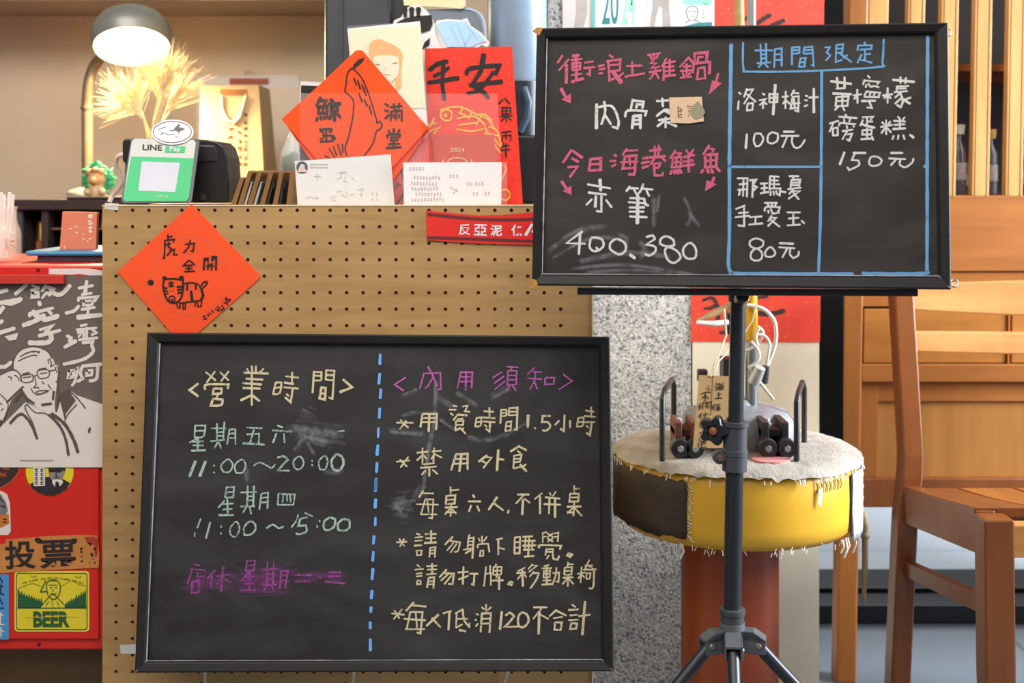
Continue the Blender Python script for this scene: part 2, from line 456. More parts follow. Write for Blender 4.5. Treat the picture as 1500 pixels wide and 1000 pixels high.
blue = chalk('blue_chalk', '#6fa0cc', .28, .44); cream = chalk('cream_chalk', '#cbbc98', .30, .50)
green = chalk('pale_green_chalk', '#a5bcae', .36, .60); purple = chalk('magenta_chalk', '#9a4f90', .36, .62)
ghost = chalk('rubbed_chalk', '#a9a9ac', .40, .8, 80, .10)
ghostp = chalk('rubbed_magenta_chalk', '#9c5394', .35, .8, 80, .10)
TLu, BLu, TRu = at(787, 43, 1.79), at(780, 418, 1.765), at(1387, 35, 1.728)
PU = TP(TLu, BLu, TRu)
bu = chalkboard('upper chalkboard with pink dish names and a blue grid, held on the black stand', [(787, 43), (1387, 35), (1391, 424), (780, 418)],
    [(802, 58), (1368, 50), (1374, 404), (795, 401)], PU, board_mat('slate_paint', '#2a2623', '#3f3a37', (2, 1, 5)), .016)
W = '''
120 108 85 160; 165 135 95 215; w1.3 150 175 148 310; w1.4 195 112 240 104; 185 140 262 132; 190 165 255 160; 195 165 192 215; 250 160 248 210;
195 190 248 185; 192 215 250 210; w1.4 220 110 222 290; 190 250 260 240; w1.3 190 300 272 275; 285 160 345 150; 278 200 355 192; 322 200 320 250 300 240;
385 185 425 178; 390 210 430 202; 388 240 412 235; 465 105 490 122; 445 150 545 135 540 215 470 225; 460 180 540 172; 455 150 465 290 520 265; 565 235 535 262; w1.9 490 225 550 305;
590 185 700 180; 630 155 632 250; 580 262 720 238;
745 105 835 90; 765 112 775 135; 790 105 795 130; 820 100 810 125; 790 140 765 165 805 165 770 200 830 190; 755 230 845 215; 800 200 795 230 760 280; 800 230 825 275;
880 130 850 190; 865 175 860 290; 865 165 945 150; 865 195 935 185; 865 225 940 215; w1.3 865 258 945 250; 905 135 905 255;
1045 120 980 190; 1045 125 1080 165; 1005 190 1060 185; 985 220 1065 215; 1030 170 1028 265; 1000 235 1010 255; 1055 230 1045 250; 985 270 1065 262;
1085 95 1090 160; w1.3 1085 92 1180 85 1175 150; 1110 150 1115 120 1150 118; w1.3 1080 165 1200 155 1195 240; 1080 165 1075 235; 1115 200 1105 280 1165 275 1160 195 1115 200;
1260 240 1245 300; f 1215 288 1250 296 1287 310 1190 395; w1.4 110 350 150 425; f 112 430 182 385 182 458;
w1.2 185 800 125 890; w1.3 195 805 265 855; w1.3 190 860 235 885; w1.2 160 925 230 920 175 995;
w1.3 325 865 315 950; w1.3 325 865 400 860 400 945 315 950; 325 905 400 900;
w1.2 500 835 515 845; 470 880 510 878; 480 920 510 905; 590 790 560 835; 580 805 670 800; w1.2 580 845 560 935 650 930 660 840 585 845; 545 890 670 882; 610 860 615 910; w1.2 655 930 645 980 605 975;
w1.2 710 860 745 855; w1.2 700 895 755 885; w1.2 705 930 750 915; w1.2 760 805 840 795; 795 770 798 840; 825 765 822 835; w1.2 755 855 870 845; 800 850 765 905; 840 850 875 880; 790 900 835 895 825 925 795 930; 790 900 795 985 850 985 855 965;
945 805 910 860; 945 820 985 825 965 850; 930 855 920 925 985 922 990 850 930 855; 955 855 952 920; 925 890 985 885; w1.2 920 950 910 975; w1.2 940 945 942 972; w1.2 960 945 968 972; w1.2 978 940 992 968;
1025 800 1045 825; 1080 795 1055 830; w1.2 1010 850 1085 835; w1.2 1005 885 1075 875; w1.2 1000 915 1085 905; w1.2 1045 830 1045 960;
1195 765 1150 830; 1190 785 1230 795 1205 830; w1.2 1165 835 1165 925 1245 920 1250 830 1165 835; 1205 835 1205 920; 1168 880 1245 872; w1.3 1150 945 1135 965; w1.3 1180 940 1190 965; w1.3 1210 940 1220 965; w1.3 1250 930 1272 955
'''
W2 = 'w1.4 115 280 155 340; f 118 350 185 308 187 378; w1.4 1230 250 1215 290; f 1175 268 1247 300 1163 352'
rows('chalk_writing', W, 800, 60, 5, PU, 3.3, pink, bu, label='pink chalk heading'); rows('chalk_arrow', W2, 800, 210, 5, PU, 3.3, pink, bu, label='pink chalk arrows')
W = '''w1.3 370 465 368 640; 370 490 480 478 530 580 522 640 485 628; 425 445 432 520 405 610; 430 540 475 610;
635 430 620 500; 635 435 715 445 705 490; 660 490 665 465 700 465; 580 555 600 510 735 515 725 548; w1.2 640 550 630 640; w1.2 640 550 690 548 690 640; 645 580 690 578; 645 610 690 608;
810 440 895 435; 850 420 855 480; 810 550 870 505 900 510; 860 505 930 545; 825 580 905 570; 875 560 875 635; 860 590 815 625; 890 595 955 625'''
W2 = '''305 300 470 330; w1.4 395 265 400 345; 310 360 440 375; w1.3 365 385 360 465; 405 385 405 500 370 495; 335 410 295 450; 440 415 480 468;
612 315 588 350; 605 328 675 330; 640 330 658 365; 712 298 690 350 660 378; 700 330 780 338; 735 345 755 385; 615 400 720 405; 605 430 735 440; 720 405 725 445 750 455; 610 470 720 468; 610 500 715 500; 612 535 738 540; w1.5 672 385 668 585;
265 645 150 730 285 735; w1.2 250 655 240 810; 330 690 318 750 340 785 380 785 420 750 410 705 370 690 330 690; 380 778 368 762; 520 700 475 725 468 770 505 800 545 812 582 780 575 730 520 700; w1.3 615 815 650 840;
735 685 780 675 797 700 735 740 795 755 800 790 760 820 725 810; 880 680 840 700 835 735 885 755 938 745 930 705 880 680; 890 760 870 790 890 850 935 875 982 840 970 800 930 770 890 760; 1045 730 1005 770 1010 820 1045 845 1092 835 1098 780 1075 740 1045 730'''
rows('chalk_writing', W, 800, 60, 5, PU, 3.6, white, bu, label='white chalk words'); rows('chalk_writing', W2, 800, 210, 5, PU, 3.3, white, bu, label='white chalk words')
W = '''112 428 125 440; 110 490 105 552; 170 400 150 460; 165 410 215 405 150 510; 170 440 235 495; 175 510 170 562; 175 510 215 505 210 555 170 560;
285 435 300 445; 262 485 310 475 265 520; 288 490 288 545; 300 500 315 515; 335 435 335 500; 335 440 395 438 392 500; 338 468 392 465; 335 500 395 498; w1.4 378 372 362 590;
430 460 475 455; 455 420 452 545; 455 480 435 510; 460 490 478 505; 515 410 495 450; 505 430 550 435; 505 460 490 545 550 540; 505 460 550 455 545 565 520 560; 480 510 558 505; 515 475 520 540;
600 450 615 455; 595 485 612 485; 590 530 615 520; 625 465 692 462; w1.3 660 400 660 575;
w1.3 170 735 162 835; 230 730 220 780 235 820 265 815 290 770 270 730 230 730; 355 720 325 745 325 790 360 800 395 775 395 730 355 720; w1.2 440 715 515 715; 420 745 550 745; 465 750 430 830; 505 745 500 790 520 830 560 825 595 775;
w1.2 785 345 935 365; w1.2 830 320 835 395; w1.2 885 315 885 390; 825 400 890 395; w1.2 800 435 935 440; 825 460 820 530; 825 462 915 455 905 525; 825 490 910 488; 815 528 910 525; 870 435 868 530; 840 530 815 555; 870 530 885 560;
950 450 1010 440; 978 405 980 505; 978 450 955 475; 1055 305 1070 320; 1020 370 1030 340 1140 350 1125 365; 1045 370 1040 390; 1060 360 1075 385 1100 380; 1110 380 1135 390; 1045 420 1030 455; 1045 420 1145 430 1135 455; 1075 420 1070 450; 1105 425 1100 450; 1030 460 1140 462; w1.2 1010 490 1110 488; 1065 495 1085 540 1050 538;
w1.2 1165 450 1235 440; 1200 395 1200 505; 1195 450 1175 470; 1205 455 1225 470; w1.3 1240 335 1395 350; 1295 315 1295 360; 1335 320 1330 362; 1265 385 1355 380; 1280 400 1335 398; 1270 385 1265 415; 1250 425 1345 418; 1300 425 1255 465; w1.2 1295 440 1312 490 1295 535 1270 520; 1300 470 1255 510; 1370 465 1310 485; w1.2 1315 480 1365 510;
775 655 840 635; 805 645 775 715; 800 690 800 745; 800 690 835 685 835 740 800 742; 890 588 900 600; 845 605 975 615; 880 620 885 645; 925 620 920 645; 845 670 850 650 960 660 950 680; 900 670 905 690; 870 710 945 700; 905 710 870 770; 905 735 940 730 920 780 900 770;
1015 610 1095 605 1075 625; 1050 605 1050 665; 1050 640 1090 640; 1020 630 1000 670; w1.3 1010 655 1040 670 1105 685; 1015 705 1085 700 1080 735 1015 735 1015 705; 1050 690 1050 765; 1005 770 1080 765; 1085 750 1095 775;
1150 680 1235 665; 1190 630 1190 735; 1160 645 1175 660; 1220 640 1205 660; 1180 690 1155 725; 1200 690 1225 720; 1275 605 1290 620; 1325 610 1310 628; 1245 635 1330 640; 1250 665 1325 660; w1.2 1240 695 1330 690; 1290 620 1290 690; 1245 745 1235 770; 1280 740 1275 770; 1315 740 1325 770; w1.3 1365 738 1390 758'''
W2 = '''w1.2 885 15 850 105; w1.3 950 20 1040 20; 960 25 938 72 985 75 990 110 920 145 905 125; 1080 50 1065 95 1090 115 1140 105 1158 75 1130 50 1080 50; w1.2 1225 20 1310 20; 1210 60 1330 65; 1260 70 1225 110; 1295 70 1290 105 1330 125 1380 90 1388 60;
100 205 175 205 170 340; 145 215 142 335; 115 250 168 245; 105 290 168 285; 120 290 112 330; 190 220 240 215 215 255 242 270 215 300; 215 220 210 345;
270 245 320 242; 275 280 320 275; 270 315 330 305; 298 245 298 310; 340 190 335 290; 340 190 405 195; 345 220 400 222; 345 248 410 250; 370 190 368 275; 335 280 415 280 410 330 395 325; 345 300 342 330; 365 300 368 328; 385 298 390 322; 415 300 455 308;
480 190 550 190; 515 192 505 215; 495 220 490 275; 495 218 560 215 552 275; 495 238 552 236; 495 256 552 255; 470 285 565 275; 510 285 480 320; 505 300 560 298 475 355; 510 310 550 360;
155 405 90 430; 110 460 180 455; 85 490 190 480; 150 420 150 555 105 550; 190 490 280 485; 235 490 230 540; 185 545 285 535;
300 385 390 385; 320 395 335 410; 350 390 355 405; 385 390 375 405; 300 445 315 415 410 418 405 445; 325 440 330 460; 345 430 360 465 390 460; 395 445 405 460; 350 480 325 520; 345 495 385 495 325 555; 345 510 410 560;
465 455 560 455; 475 500 550 495; 510 455 510 550; 465 550 560 545; 570 515 590 535;
240 645 195 665 195 700 240 720 285 700 290 665 240 645; 240 720 205 745 200 790 235 808 275 795 280 750 240 720; 335 710 305 745 310 775 350 780 378 755 360 720 335 710; w1.2 410 680 510 685; 405 710 520 718; 465 720 430 785; 490 720 485 760 510 790 545 770 550 740'''
rows('chalk_writing', W, 1060, 50, 5, PU, 2.8, white, bu, label='white chalk words'); rows('chalk_writing', W2, 1060, 220, 5, PU, 2.8, white, bu, label='white chalk words')
W = '''230 120 360 120; 270 75 275 210; 310 70 312 205; 275 150 310 148; 275 180 310 178; 245 215 345 208; 280 215 255 245; 300 215 325 245; 375 110 370 245; 375 110 425 105 425 235; 378 150 425 148; 378 190 425 188;
500 100 500 225; 500 100 555 95 555 140; 505 120 552 118; 500 145 550 140; 590 98 585 140; 595 98 650 92 660 235 645 225; 595 120 650 115; 590 145 650 140; 565 175 550 240; 565 178 600 175 590 240 550 240; 560 208 595 205;
742 98 778 96 755 135 780 158 750 192; 825 80 875 75 868 135 825 138; 825 108 870 105; 825 80 820 205 865 190; 905 155 875 175; 850 140 935 205;
1030 60 1038 78; 980 120 985 85 1085 82 1080 115; 1000 115 1075 108; 1035 115 1035 190; 1035 150 1075 145; 1010 150 980 210; 995 185 1085 210;
w1.9 55 78 52 300 45 700 42 970; w1.1 143 65 145 250 200 275 640 270 1130 242 1162 205 1172 40; w1.5 718 268 716 700 714 970; w1.2 62 972 700 972'''
W2 = 'w1.8 42 110 42 600 35 830 58 895 120 902 700 905 945 905; w1.9 1018 902 1250 905 1470 902 1490 885; w1.5 714 120 708 520 695 890; w1.8 1494 -830 1492 -500 1491 -150 1490 100 1490 500 1488 880; w1.8 1470 118 1490 118'
rows('chalk_writing', W, 1060, 50, 5, PU, 2.8, blue, bu, label='blue chalk lines'); rows('chalk_writing', W2, 1060, 220, 5, PU, 2.8, blue, bu, label='blue chalk lines')
W = '''w3 30 780 150 680 280 620 420 610; w2 60 830 300 700 500 690; w2 250 860 600 800 900 830; w1.5 200 920 600 890 1150 975; w1.5 300 945 700 930 1100 990; w2.5 540 680 590 700 585 760; w2 790 400 790 600; w1.5 830 380 815 500;
w1.5 1010 400 1060 520 1030 600; w1.5 1050 510 1120 600; w2 690 720 720 760 700 830'''
smudge('chalk_smudge', W, 800, 210, 5, PU, ghost, bu, 'rubbed out chalk')
def ring(c, r, t, ax, n=24):
    return MB().tube([V(c)+(V(ax[0])*math.cos(a)+V(ax[1])*math.sin(a))*r for a in [2*math.pi*i/n for i in range(n+1)]], t, 8)
steel = M('#b9b4ae', .3, metal=.9)
for (px, py, ax) in ((1391, 47, 0), (1399, 415, 1)):
    c = PU.at(px, py, -.004)
    m = ring(c, .0048, .0011, ((1, 0, 0), (0, .3, 1)) if ax else ((.45, 0, 0), (0, .3, 1)), 18)
    m.tube([c-V((.012, 0, 0)), c-V((.004, 0, 0))], .0012, 8)
    part('screw_eye', m, steel, bu, smooth=True)
mrust = M('#b07a3a', .8, var=.3, vs=200)
for pxs in ([(781, 48), (787, 42), (797, 43), (791, 54)], [(776, 407), (787, 410), (789, 419), (781, 424), (776, 416)]):
    part('corner_plate', MB().psheet(pxs, PU, .0112, .003), mrust, bu, label='rusty corner plate')
# sold-out note
nt = thing('paper_note', PU.at(1006, 180), 'small tan paper note taped over the third white dish on the upper chalkboard', 'note')
mnote = M('#d7b695', .8, var=.05)
part('paper', MB().psheet([(980, 143), (1028, 142), (1031, 178), (1008, 181), (982, 180)], PU, .0022, .0005), mnote, nt)
W = '960 490 975 485; 962 520 1000 515; 970 480 965 560; 985 490 985 530; 965 505 998 502; 972 540 992 538 992 560 970 560 972 540; 1035 470 1038 490; 1035 480 1070 478; 1045 495 1070 492; 1040 515 1075 510; 1050 495 1048 535; 1060 530 1078 550; 1045 540 1040 555'
part('note_writing', draw(W, 800, 60, 5, PU, .8, .0026), M('#6b4a2c', .9), nt)
part('tape_piece', MB().psheet([(1014, 156), (1022, 148), (1030, 158), (1033, 165), (1028, 172), (1018, 175), (1011, 168)], PU, .003, .0004), glass('old_tape', (.36, .33, .22, 1), .4, .75), nt)
# rail of the stand under the board comes with the stand

TLl, BLl, TRl = at(218, 487, 1.962), at(200, 983, 1.892), at(893, 493, 1.962)
PL = TP(TLl, BLl, TRl)
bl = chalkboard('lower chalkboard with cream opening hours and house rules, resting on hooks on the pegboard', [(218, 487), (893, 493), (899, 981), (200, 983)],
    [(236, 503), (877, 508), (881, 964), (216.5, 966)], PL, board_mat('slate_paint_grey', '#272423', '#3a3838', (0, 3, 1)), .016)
W = '''w1.3 150 210 90 255 150 300; 210 125 280 185; 275 120 215 200; 315 125 375 185; 375 120 320 190; w1.2 205 250 215 215 375 215 370 245; w1.2 265 245 260 285 320 280 325 245 265 245; 300 285 285 315; w1.3 260 320 245 370 320 365 330 325 260 320;
545 80 550 130; 575 80 575 130; 510 100 525 125; 630 100 600 130; w1.2 485 128 665 135; w1.2 505 172 625 180; w1.2 480 205 615 215; w1.2 480 240 605 245; w1.2 545 130 545 365; w1.4 540 295 465 330; w1.4 550 295 600 335;
720 200 700 285; 720 200 762 200 750 275 700 285; 715 240 755 235; 795 155 885 165; 840 125 840 200; w1.2 785 200 850 212; 780 235 885 245; w1.2 845 245 830 345 790 310; 800 285 815 300;
w1.2 1000 120 990 275; 1000 122 1055 125 1055 180; 1000 150 1050 152; 1000 185 1050 185; 1090 110 1085 180; 1090 110 1150 115 1135 320 1110 310; w1.2 1090 145 1145 148; 1090 180 1145 185; w1.3 1055 235 1040 320; w1.3 1055 235 1085 240 1080 325 1040 318; 1050 280 1080 280; w1.4 1215 180 1280 235 1190 270'''
rows('chalk_writing', W, 260, 520, 5, PL, 2.7, cream, bl, label='cream chalk heading')
W = '''55 495 175 495; 85 475 115 515; 125 480 80 540; 105 500 140 530; w1.2 245 430 230 525; w1.2 245 430 350 430 345 545; 245 460 345 460; 240 490 345 490; w1.4 295 430 290 560;
470 370 495 375; 440 400 490 400; 450 425 470 440; 540 375 575 370 555 410 590 415; 500 440 470 475; w1.2 500 435 570 440; 500 470 540 465; 490 480 485 545; 490 485 545 480 540 515; 490 510 540 512; w1.3 485 550 520 535; 520 530 560 575; 545 535 530 550;
640 460 630 520; 640 460 675 455 670 515 630 522; 640 490 672 487; 695 410 765 415; 735 385 735 460; 685 455 775 462; 690 485 775 490; w1.2 740 490 735 560 710 540; 700 510 715 525;
820 400 815 500; 820 400 860 400 860 440; 820 422 855 422; 820 445 855 445; 880 390 875 440; w1.2 880 388 940 385 935 545 915 545; 880 415 935 413; 880 440 935 438; 860 490 850 555; 860 490 895 485 890 550 850 555; 858 520 892 518;
w1.6 1018 440 1015 525; 1065 530 1072 538; w1.2 1120 445 1180 445; w1.2 1125 445 1120 490 1160 490 1180 520 1155 550 1125 550; w1.3 1285 440 1280 555 1255 540; w1.2 1245 480 1215 510; w1.2 1325 480 1325 530;
1385 460 1375 520; 1385 460 1425 455 1418 515 1375 522; 1385 490 1420 488; 1440 405 1500 415; 1480 380 1480 455; 1430 445 1510 452; 1435 490 1505 490; w1.2 1485 490 1470 585 1445 570; 1445 515 1460 530;
55 780 150 770; 80 765 130 815; 140 745 85 820; w1.2 205 715 285 705; 245 680 245 800; 245 730 205 770; 250 730 275 760; 315 705 380 700; 330 680 325 780; 330 725 310 760; 335 725 385 750; 255 800 330 790; 230 825 345 815; w1.2 295 825 295 885; 265 845 240 875; 320 840 355 870;
w1.2 490 725 455 840; w1.3 490 725 575 722 575 835; 485 760 575 758; 475 795 575 792; w1.4 530 725 515 850; w1.3 715 735 655 780; 700 745 750 750 690 825; 680 775 710 790; w1.6 800 695 790 845; w1.2 800 760 840 765;
w1.3 955 665 890 705; w1.2 955 670 1005 695; 940 700 960 715; 915 735 970 728 960 775; 915 735 910 830; 915 760 960 758; 915 785 960 780; 915 830 965 815; w1.3 960 800 1005 850; w1.2 1000 800 970 825'''
rows('chalk_writing', W, 570, 520, 5, PL, 2.5, cream, bl, label='cream chalk rules')
W = '''200 140 170 190; 195 160 275 162; 215 205 185 310; 215 205 275 205 265 345 240 340; 150 240 310 245; 230 215 240 300; 180 315 300 315;
400 115 400 165; 400 140 460 135; w1.2 370 180 365 240; w1.2 370 180 435 175 430 235 365 240; 370 210 430 205; w1.2 360 265 450 262; 405 240 400 330; 395 275 360 315; 410 275 440 310; 365 300 440 300;
w1.4 565 175 575 190; w1.2 530 220 620 220; w1.2 550 250 535 295; w1.2 595 255 610 290; w1.6 740 190 680 280; w1.3 720 235 785 285; w1.2 825 285 820 305;
w1.2 890 170 975 170; 935 175 880 235; w1.5 930 210 925 315; 940 200 980 230; 1070 160 1015 205; w1.3 1055 185 1055 310; 1125 155 1135 175; 1170 150 1150 180; w1.2 1095 190 1200 200; w1.2 1085 240 1205 245; w1.2 1125 195 1120 310; w1.5 1165 200 1165 335;
1305 105 1305 160; 1305 130 1345 125; 1275 165 1270 220; w1.2 1275 165 1340 165 1335 220 1265 222; 1275 192 1335 190; w1.4 1255 260 1355 258; w1.2 1305 225 1300 325; 1295 265 1255 310; w1.2 1310 270 1360 325; w1.4 1255 300 1290 300;
w1.2 5 520 80 515; 25 495 60 545; 60 495 30 550; 150 455 175 465; 140 485 195 480; 140 510 190 505; w1.2 135 545 190 540; 150 580 155 615 185 612 188 580 150 580; w1.2 215 460 295 458; w1.2 258 435 258 520; w1.2 220 490 290 488; w1.4 210 525 295 520; 250 560 245 628; 250 560 290 555 285 628; 250 580 285 578; 248 602 285 600;
w1.2 415 480 360 535; 400 510 470 520 455 580 430 590; 420 525 375 580; 445 530 400 595; 540 465 530 485; 530 490 525 560; w1.2 530 490 570 485 560 635; 530 515 565 512; 530 540 565 537; 495 575 570 560; w1.2 550 575 510 600; 630 475 632 530; 605 490 615 510; 665 480 645 510; 600 560 605 535 675 530 685 590; 620 580 615 620 640 618 640 580 620 580;
735 500 780 490; w1.2 750 495 750 610; 755 560 795 570; w1.2 870 485 868 600; w1.2 870 485 910 480 905 600 868 602; 870 520 908 518; 870 560 906 558; w1.2 930 480 1000 475; w1.2 925 510 1020 508; w1.3 930 545 1025 542; w1.2 935 575 1010 573; w1.2 975 475 968 625; 950 480 945 575; 1000 510 995 575; w1.2 940 625 1010 620;
1075 450 1075 520; 1190 445 1185 515; 1080 450 1105 445; 1110 455 1150 480; 1150 455 1110 480; 1110 490 1150 515; 1150 490 1110 515; 1160 455 1190 450; 1160 480 1188 478; 1080 480 1100 478; w1.2 1050 560 1060 540 1210 545 1200 570; 1100 570 1095 615; 1100 570 1150 568 1148 612; 1100 590 1148 590; 1120 615 1105 640; w1.3 1150 615 1155 640 1185 645 1195 620; w1.5 1265 600 1255 615 1275 625 1288 610 1265 600;
155 685 175 700; 140 720 200 715; 150 750 190 745; 150 770 190 765; 155 800 155 828 182 825 180 800 155 800; 225 695 300 690; w1.2 265 675 265 755; 230 720 298 718; 225 755 295 750; w1.2 240 780 228 850; w1.2 240 780 280 775 275 855; 240 805 278 803; 235 828 278 826;
w1.2 370 720 320 775; w1.2 355 745 425 750 415 825 385 825; w1.2 380 755 330 800; w1.2 405 765 355 825; w1.2 455 740 530 735; w1.3 495 700 490 825; w1.2 460 790 530 765; w1.3 540 750 600 750; w1.3 575 755 570 830 555 825;
660 700 645 840; 690 690 690 745; 660 750 715 745; 695 750 695 835; 735 680 725 700; 715 700 712 755; 715 700 775 700 770 755 712 757; 715 728 772 726; 745 700 735 780; w1.2 700 800 785 798; w1.4 755 770 755 865; w1.5 835 810 825 825 845 830 852 815 835 810;
945 705 895 730; w1.2 885 745 950 740; w1.4 925 720 930 840; 920 755 890 790; 940 755 955 775; 1000 680 970 715; 1000 690 1035 690 975 735; 1010 735 980 770; w1.2 1005 745 1045 745 1030 790 985 855;
1120 685 1085 695; 1070 710 1140 708; 1085 725 1080 775; 1085 728 1130 725 1125 775; 1085 750 1128 748; 1080 778 1128 775; w1.2 1105 690 1105 825; 1075 800 1135 798; w1.3 1070 830 1140 825; 1150 745 1195 740 1190 810 1170 805; 1175 705 1170 760 1145 830;
1260 665 1255 705; 1260 680 1300 680; 1235 705 1232 755; 1235 705 1290 702 1285 755 1232 757; 1235 730 1288 728; w1.3 1225 780 1295 775; w1.2 1262 757 1258 840; w1.2 1255 785 1220 825; w1.2 1265 785 1300 825;
1330 750 1385 740; 1360 700 1352 815; 1355 755 1335 785; 1360 755 1380 775; 1385 690 1440 690; 1415 650 1385 715; 1410 690 1445 715; w1.2 1375 720 1465 718; 1395 745 1395 790; 1395 745 1425 745 1420 785 1395 788; w1.2 1450 720 1445 845 1415 855'''
rows('chalk_writing', W, 580, 690, 5, PL, 2.3, cream, bl, label='cream chalk rules')
W = '''20 590 110 600; 40 570 75 625; 95 560 35 630; w1.2 180 510 125 570; w1.2 165 530 270 540; 155 580 130 700; w1.2 155 580 245 580 230 735 205 730; w1.2 110 630 265 640; 195 585 205 695; 120 705 260 705; w1.5 360 600 275 680; w1.3 315 625 375 690;
455 572 395 590; w1.3 442 582 435 710; 540 560 485 590; 495 590 490 690; 490 695 535 670; 495 630 575 630; w1.2 540 565 550 640 590 690; 590 660 585 690; w1.3 515 712 560 720;
640 595 655 600; 630 635 640 640; 635 685 650 665; 710 525 712 575; 680 545 695 560; 745 545 725 565; w1.2 680 590 670 725; w1.2 680 590 745 588 735 730; 680 630 742 628; 680 665 742 663;
w1.6 825 580 812 705; w1.3 855 605 885 585 915 610 885 650 845 690 945 685; w1.3 970 585 945 620 950 680 985 690 1020 650 1010 600 970 585; w1.3 1060 545 1155 545; 1115 555 1055 630; w1.5 1100 580 1095 740; 1110 600 1165 630;
w1.2 1225 565 1175 610; w1.3 1225 570 1295 605; 1205 625 1270 615; w1.2 1215 655 1210 710 1255 710 1265 655 1215 655; 1340 525 1365 545; w1.2 1315 565 1385 560; 1325 605 1380 600; 1315 640 1385 635; w1.2 1335 660 1325 705 1370 700 1375 665 1335 660; w1.3 1390 610 1470 600; w1.5 1435 505 1415 745'''
rows('chalk_writing', W, 570, 780, 5, PL, 2.5, cream, bl, label='cream chalk rules')
W = '''130 515 125 600; 130 515 205 515 190 595 125 600; 130 555 195 552; 150 605 90 640; 110 635 190 630; w1.3 150 600 150 695; 115 660 190 660; w1.3 105 700 205 695;
250 535 360 535; 290 500 290 620; 345 490 335 620; 295 565 335 562; 295 592 335 590; 245 630 345 620; 295 640 270 680; 305 635 320 680; 380 545 365 650; 380 545 425 542 425 650; 380 575 425 572; 378 608 425 605;
510 530 620 535; 565 530 530 650; 510 580 600 575 595 645; w1.3 480 645 635 655; w1.2 735 515 770 530; w1.2 700 550 830 560; w1.2 725 575 700 640; 780 575 785 640;
w1.9 130 780 90 885; w1.9 205 780 165 885; 268 805 270 812; 268 855 270 862; 355 770 320 810 340 855 385 850 405 800 380 765 355 770; 455 770 420 810 430 860 475 860 500 815 485 770 455 770; 560 810 600 785 650 805 690 825 715 800;
w1.2 735 750 780 740 810 765 775 800 735 845 820 845; 880 745 850 780 860 825 895 835 925 795 910 750 880 745; 985 770 988 778; 985 800 988 808; 1070 740 1035 780 1045 835 1080 835 1100 785 1090 745 1070 740; w1.5 1165 725 1130 770 1140 830 1180 845 1215 800 1205 745 1165 725;
1170 560 1220 553'''
W2 = '''360 115 350 190; 360 118 415 115 410 190 350 192; 360 155 410 150; 345 215 300 265; 325 240 410 235; w1.2 365 200 370 315; 335 280 400 275; w1.3 305 322 410 320;
465 155 580 152; w1.2 515 110 510 250; w1.2 560 110 555 250; 515 185 555 182; 515 215 555 212; w1.2 465 258 565 255; 505 260 480 305; 530 260 540 312; 615 165 600 280; 615 165 665 155 660 270; 615 195 660 190; 612 230 660 225;
740 165 735 245; 740 165 860 170 850 245 735 245; 775 175 770 225; 800 175 805 220; 825 178 830 225; 170 350 145 415; 130 450 125 475; w1.2 240 375 210 490; 320 400 322 410; 318 450 320 460; 420 375 385 420 395 470 430 475 455 420 440 375 420 375; w1.2 525 370 490 410 490 465 530 465 570 430 565 380 525 370;
w1.2 655 415 700 390 740 415 775 405; 870 365 835 410; 885 320 875 355; 935 305 990 330; 895 350 950 335; w1.2 900 350 885 400 940 395 945 440 895 460 870 455; 1040 360 1042 368; 1022 400 1025 410; w1.3 1115 340 1075 370 1075 420 1110 430 1150 400 1155 350 1115 340; w1.3 1215 350 1175 385 1180 430 1225 435 1260 410 1260 360 1215 350'''
rows('chalk_writing', W, 260, 520, 5, PL, 2.4, green, bl, label='pale green chalk hours'); rows('chalk_writing', W2, 260, 690, 5, PL, 2.4, green, bl, label='pale green chalk hours')
W = '''w1.3 125 680 160 690; 95 715 205 725; 110 720 75 820; 150 740 150 800; 150 770 200 768; w1.3 110 805 105 890 155 885 160 805 110 805; w1.2 275 725 220 785; w1.3 255 750 245 850; w1.2 285 770 380 755; w1.4 335 695 320 880; 320 775 285 830; 335 775 390 815;
510 655 500 730; 510 655 570 655 560 725 500 730; 505 690 565 688; 520 740 465 805; 490 775 560 770; 530 735 525 870; 490 825 560 820; w1.2 465 872 570 870;
620 720 745 715; 660 670 655 825; 705 670 700 825; 660 755 700 752; 658 788 700 785; 620 835 720 830; 655 840 630 880; 690 835 705 875; 760 730 750 855; 760 730 810 730 790 860; 760 765 805 762; 758 800 800 798;
w1.2 865 760 980 760; w1.2 865 805 965 805; w1.6 1035 770 1050 775; w1.2 1110 740 1195 740; w1.2 1105 770 1185 768; w1.4 1085 810 1225 820'''
W2 = '''w1.2 120 165 40 215 105 260; 255 135 225 245; 250 135 375 130 380 250 355 250; w1.2 285 85 320 150 350 225; 325 155 285 225 265 240; 525 125 500 240; w1.2 525 125 610 125 605 240; 520 160 605 158; 515 195 605 192; w1.3 565 128 560 255;
830 120 760 165; 840 155 770 205; 850 190 775 250; 865 85 945 90; 900 90 890 110; 870 115 865 220; 870 115 935 115 930 215; 868 150 932 148; 868 182 930 180; 862 220 930 215; 885 225 855 255; 905 225 930 260;
1065 90 1015 140; 1045 120 1115 125; 1015 170 1120 175; 1070 125 1065 185 1030 250; w1.3 1060 190 1085 245; w1.2 1145 165 1140 215 1205 212 1210 165 1145 165; 1275 140 1340 190 1245 250'''
rows('chalk_writing', W, 260, 690, 5, PL, 2.4, purple, bl, label='magenta chalk words'); rows('chalk_writing', W2, 570, 520, 5, PL, 2.1, chalk('pink_magenta_chalk', '#b45fa2', .32, .52), bl, label='magenta chalk heading')
W = 'w1.1 1485 -5 1482 65; 1482 135 1475 210; 1490 250 1485 315; 1482 390 1478 460; 1472 535 1470 600; w1.2 1468 660 1462 730; w1.2 1462 790 1458 855; w1.2 1455 905 1450 995'
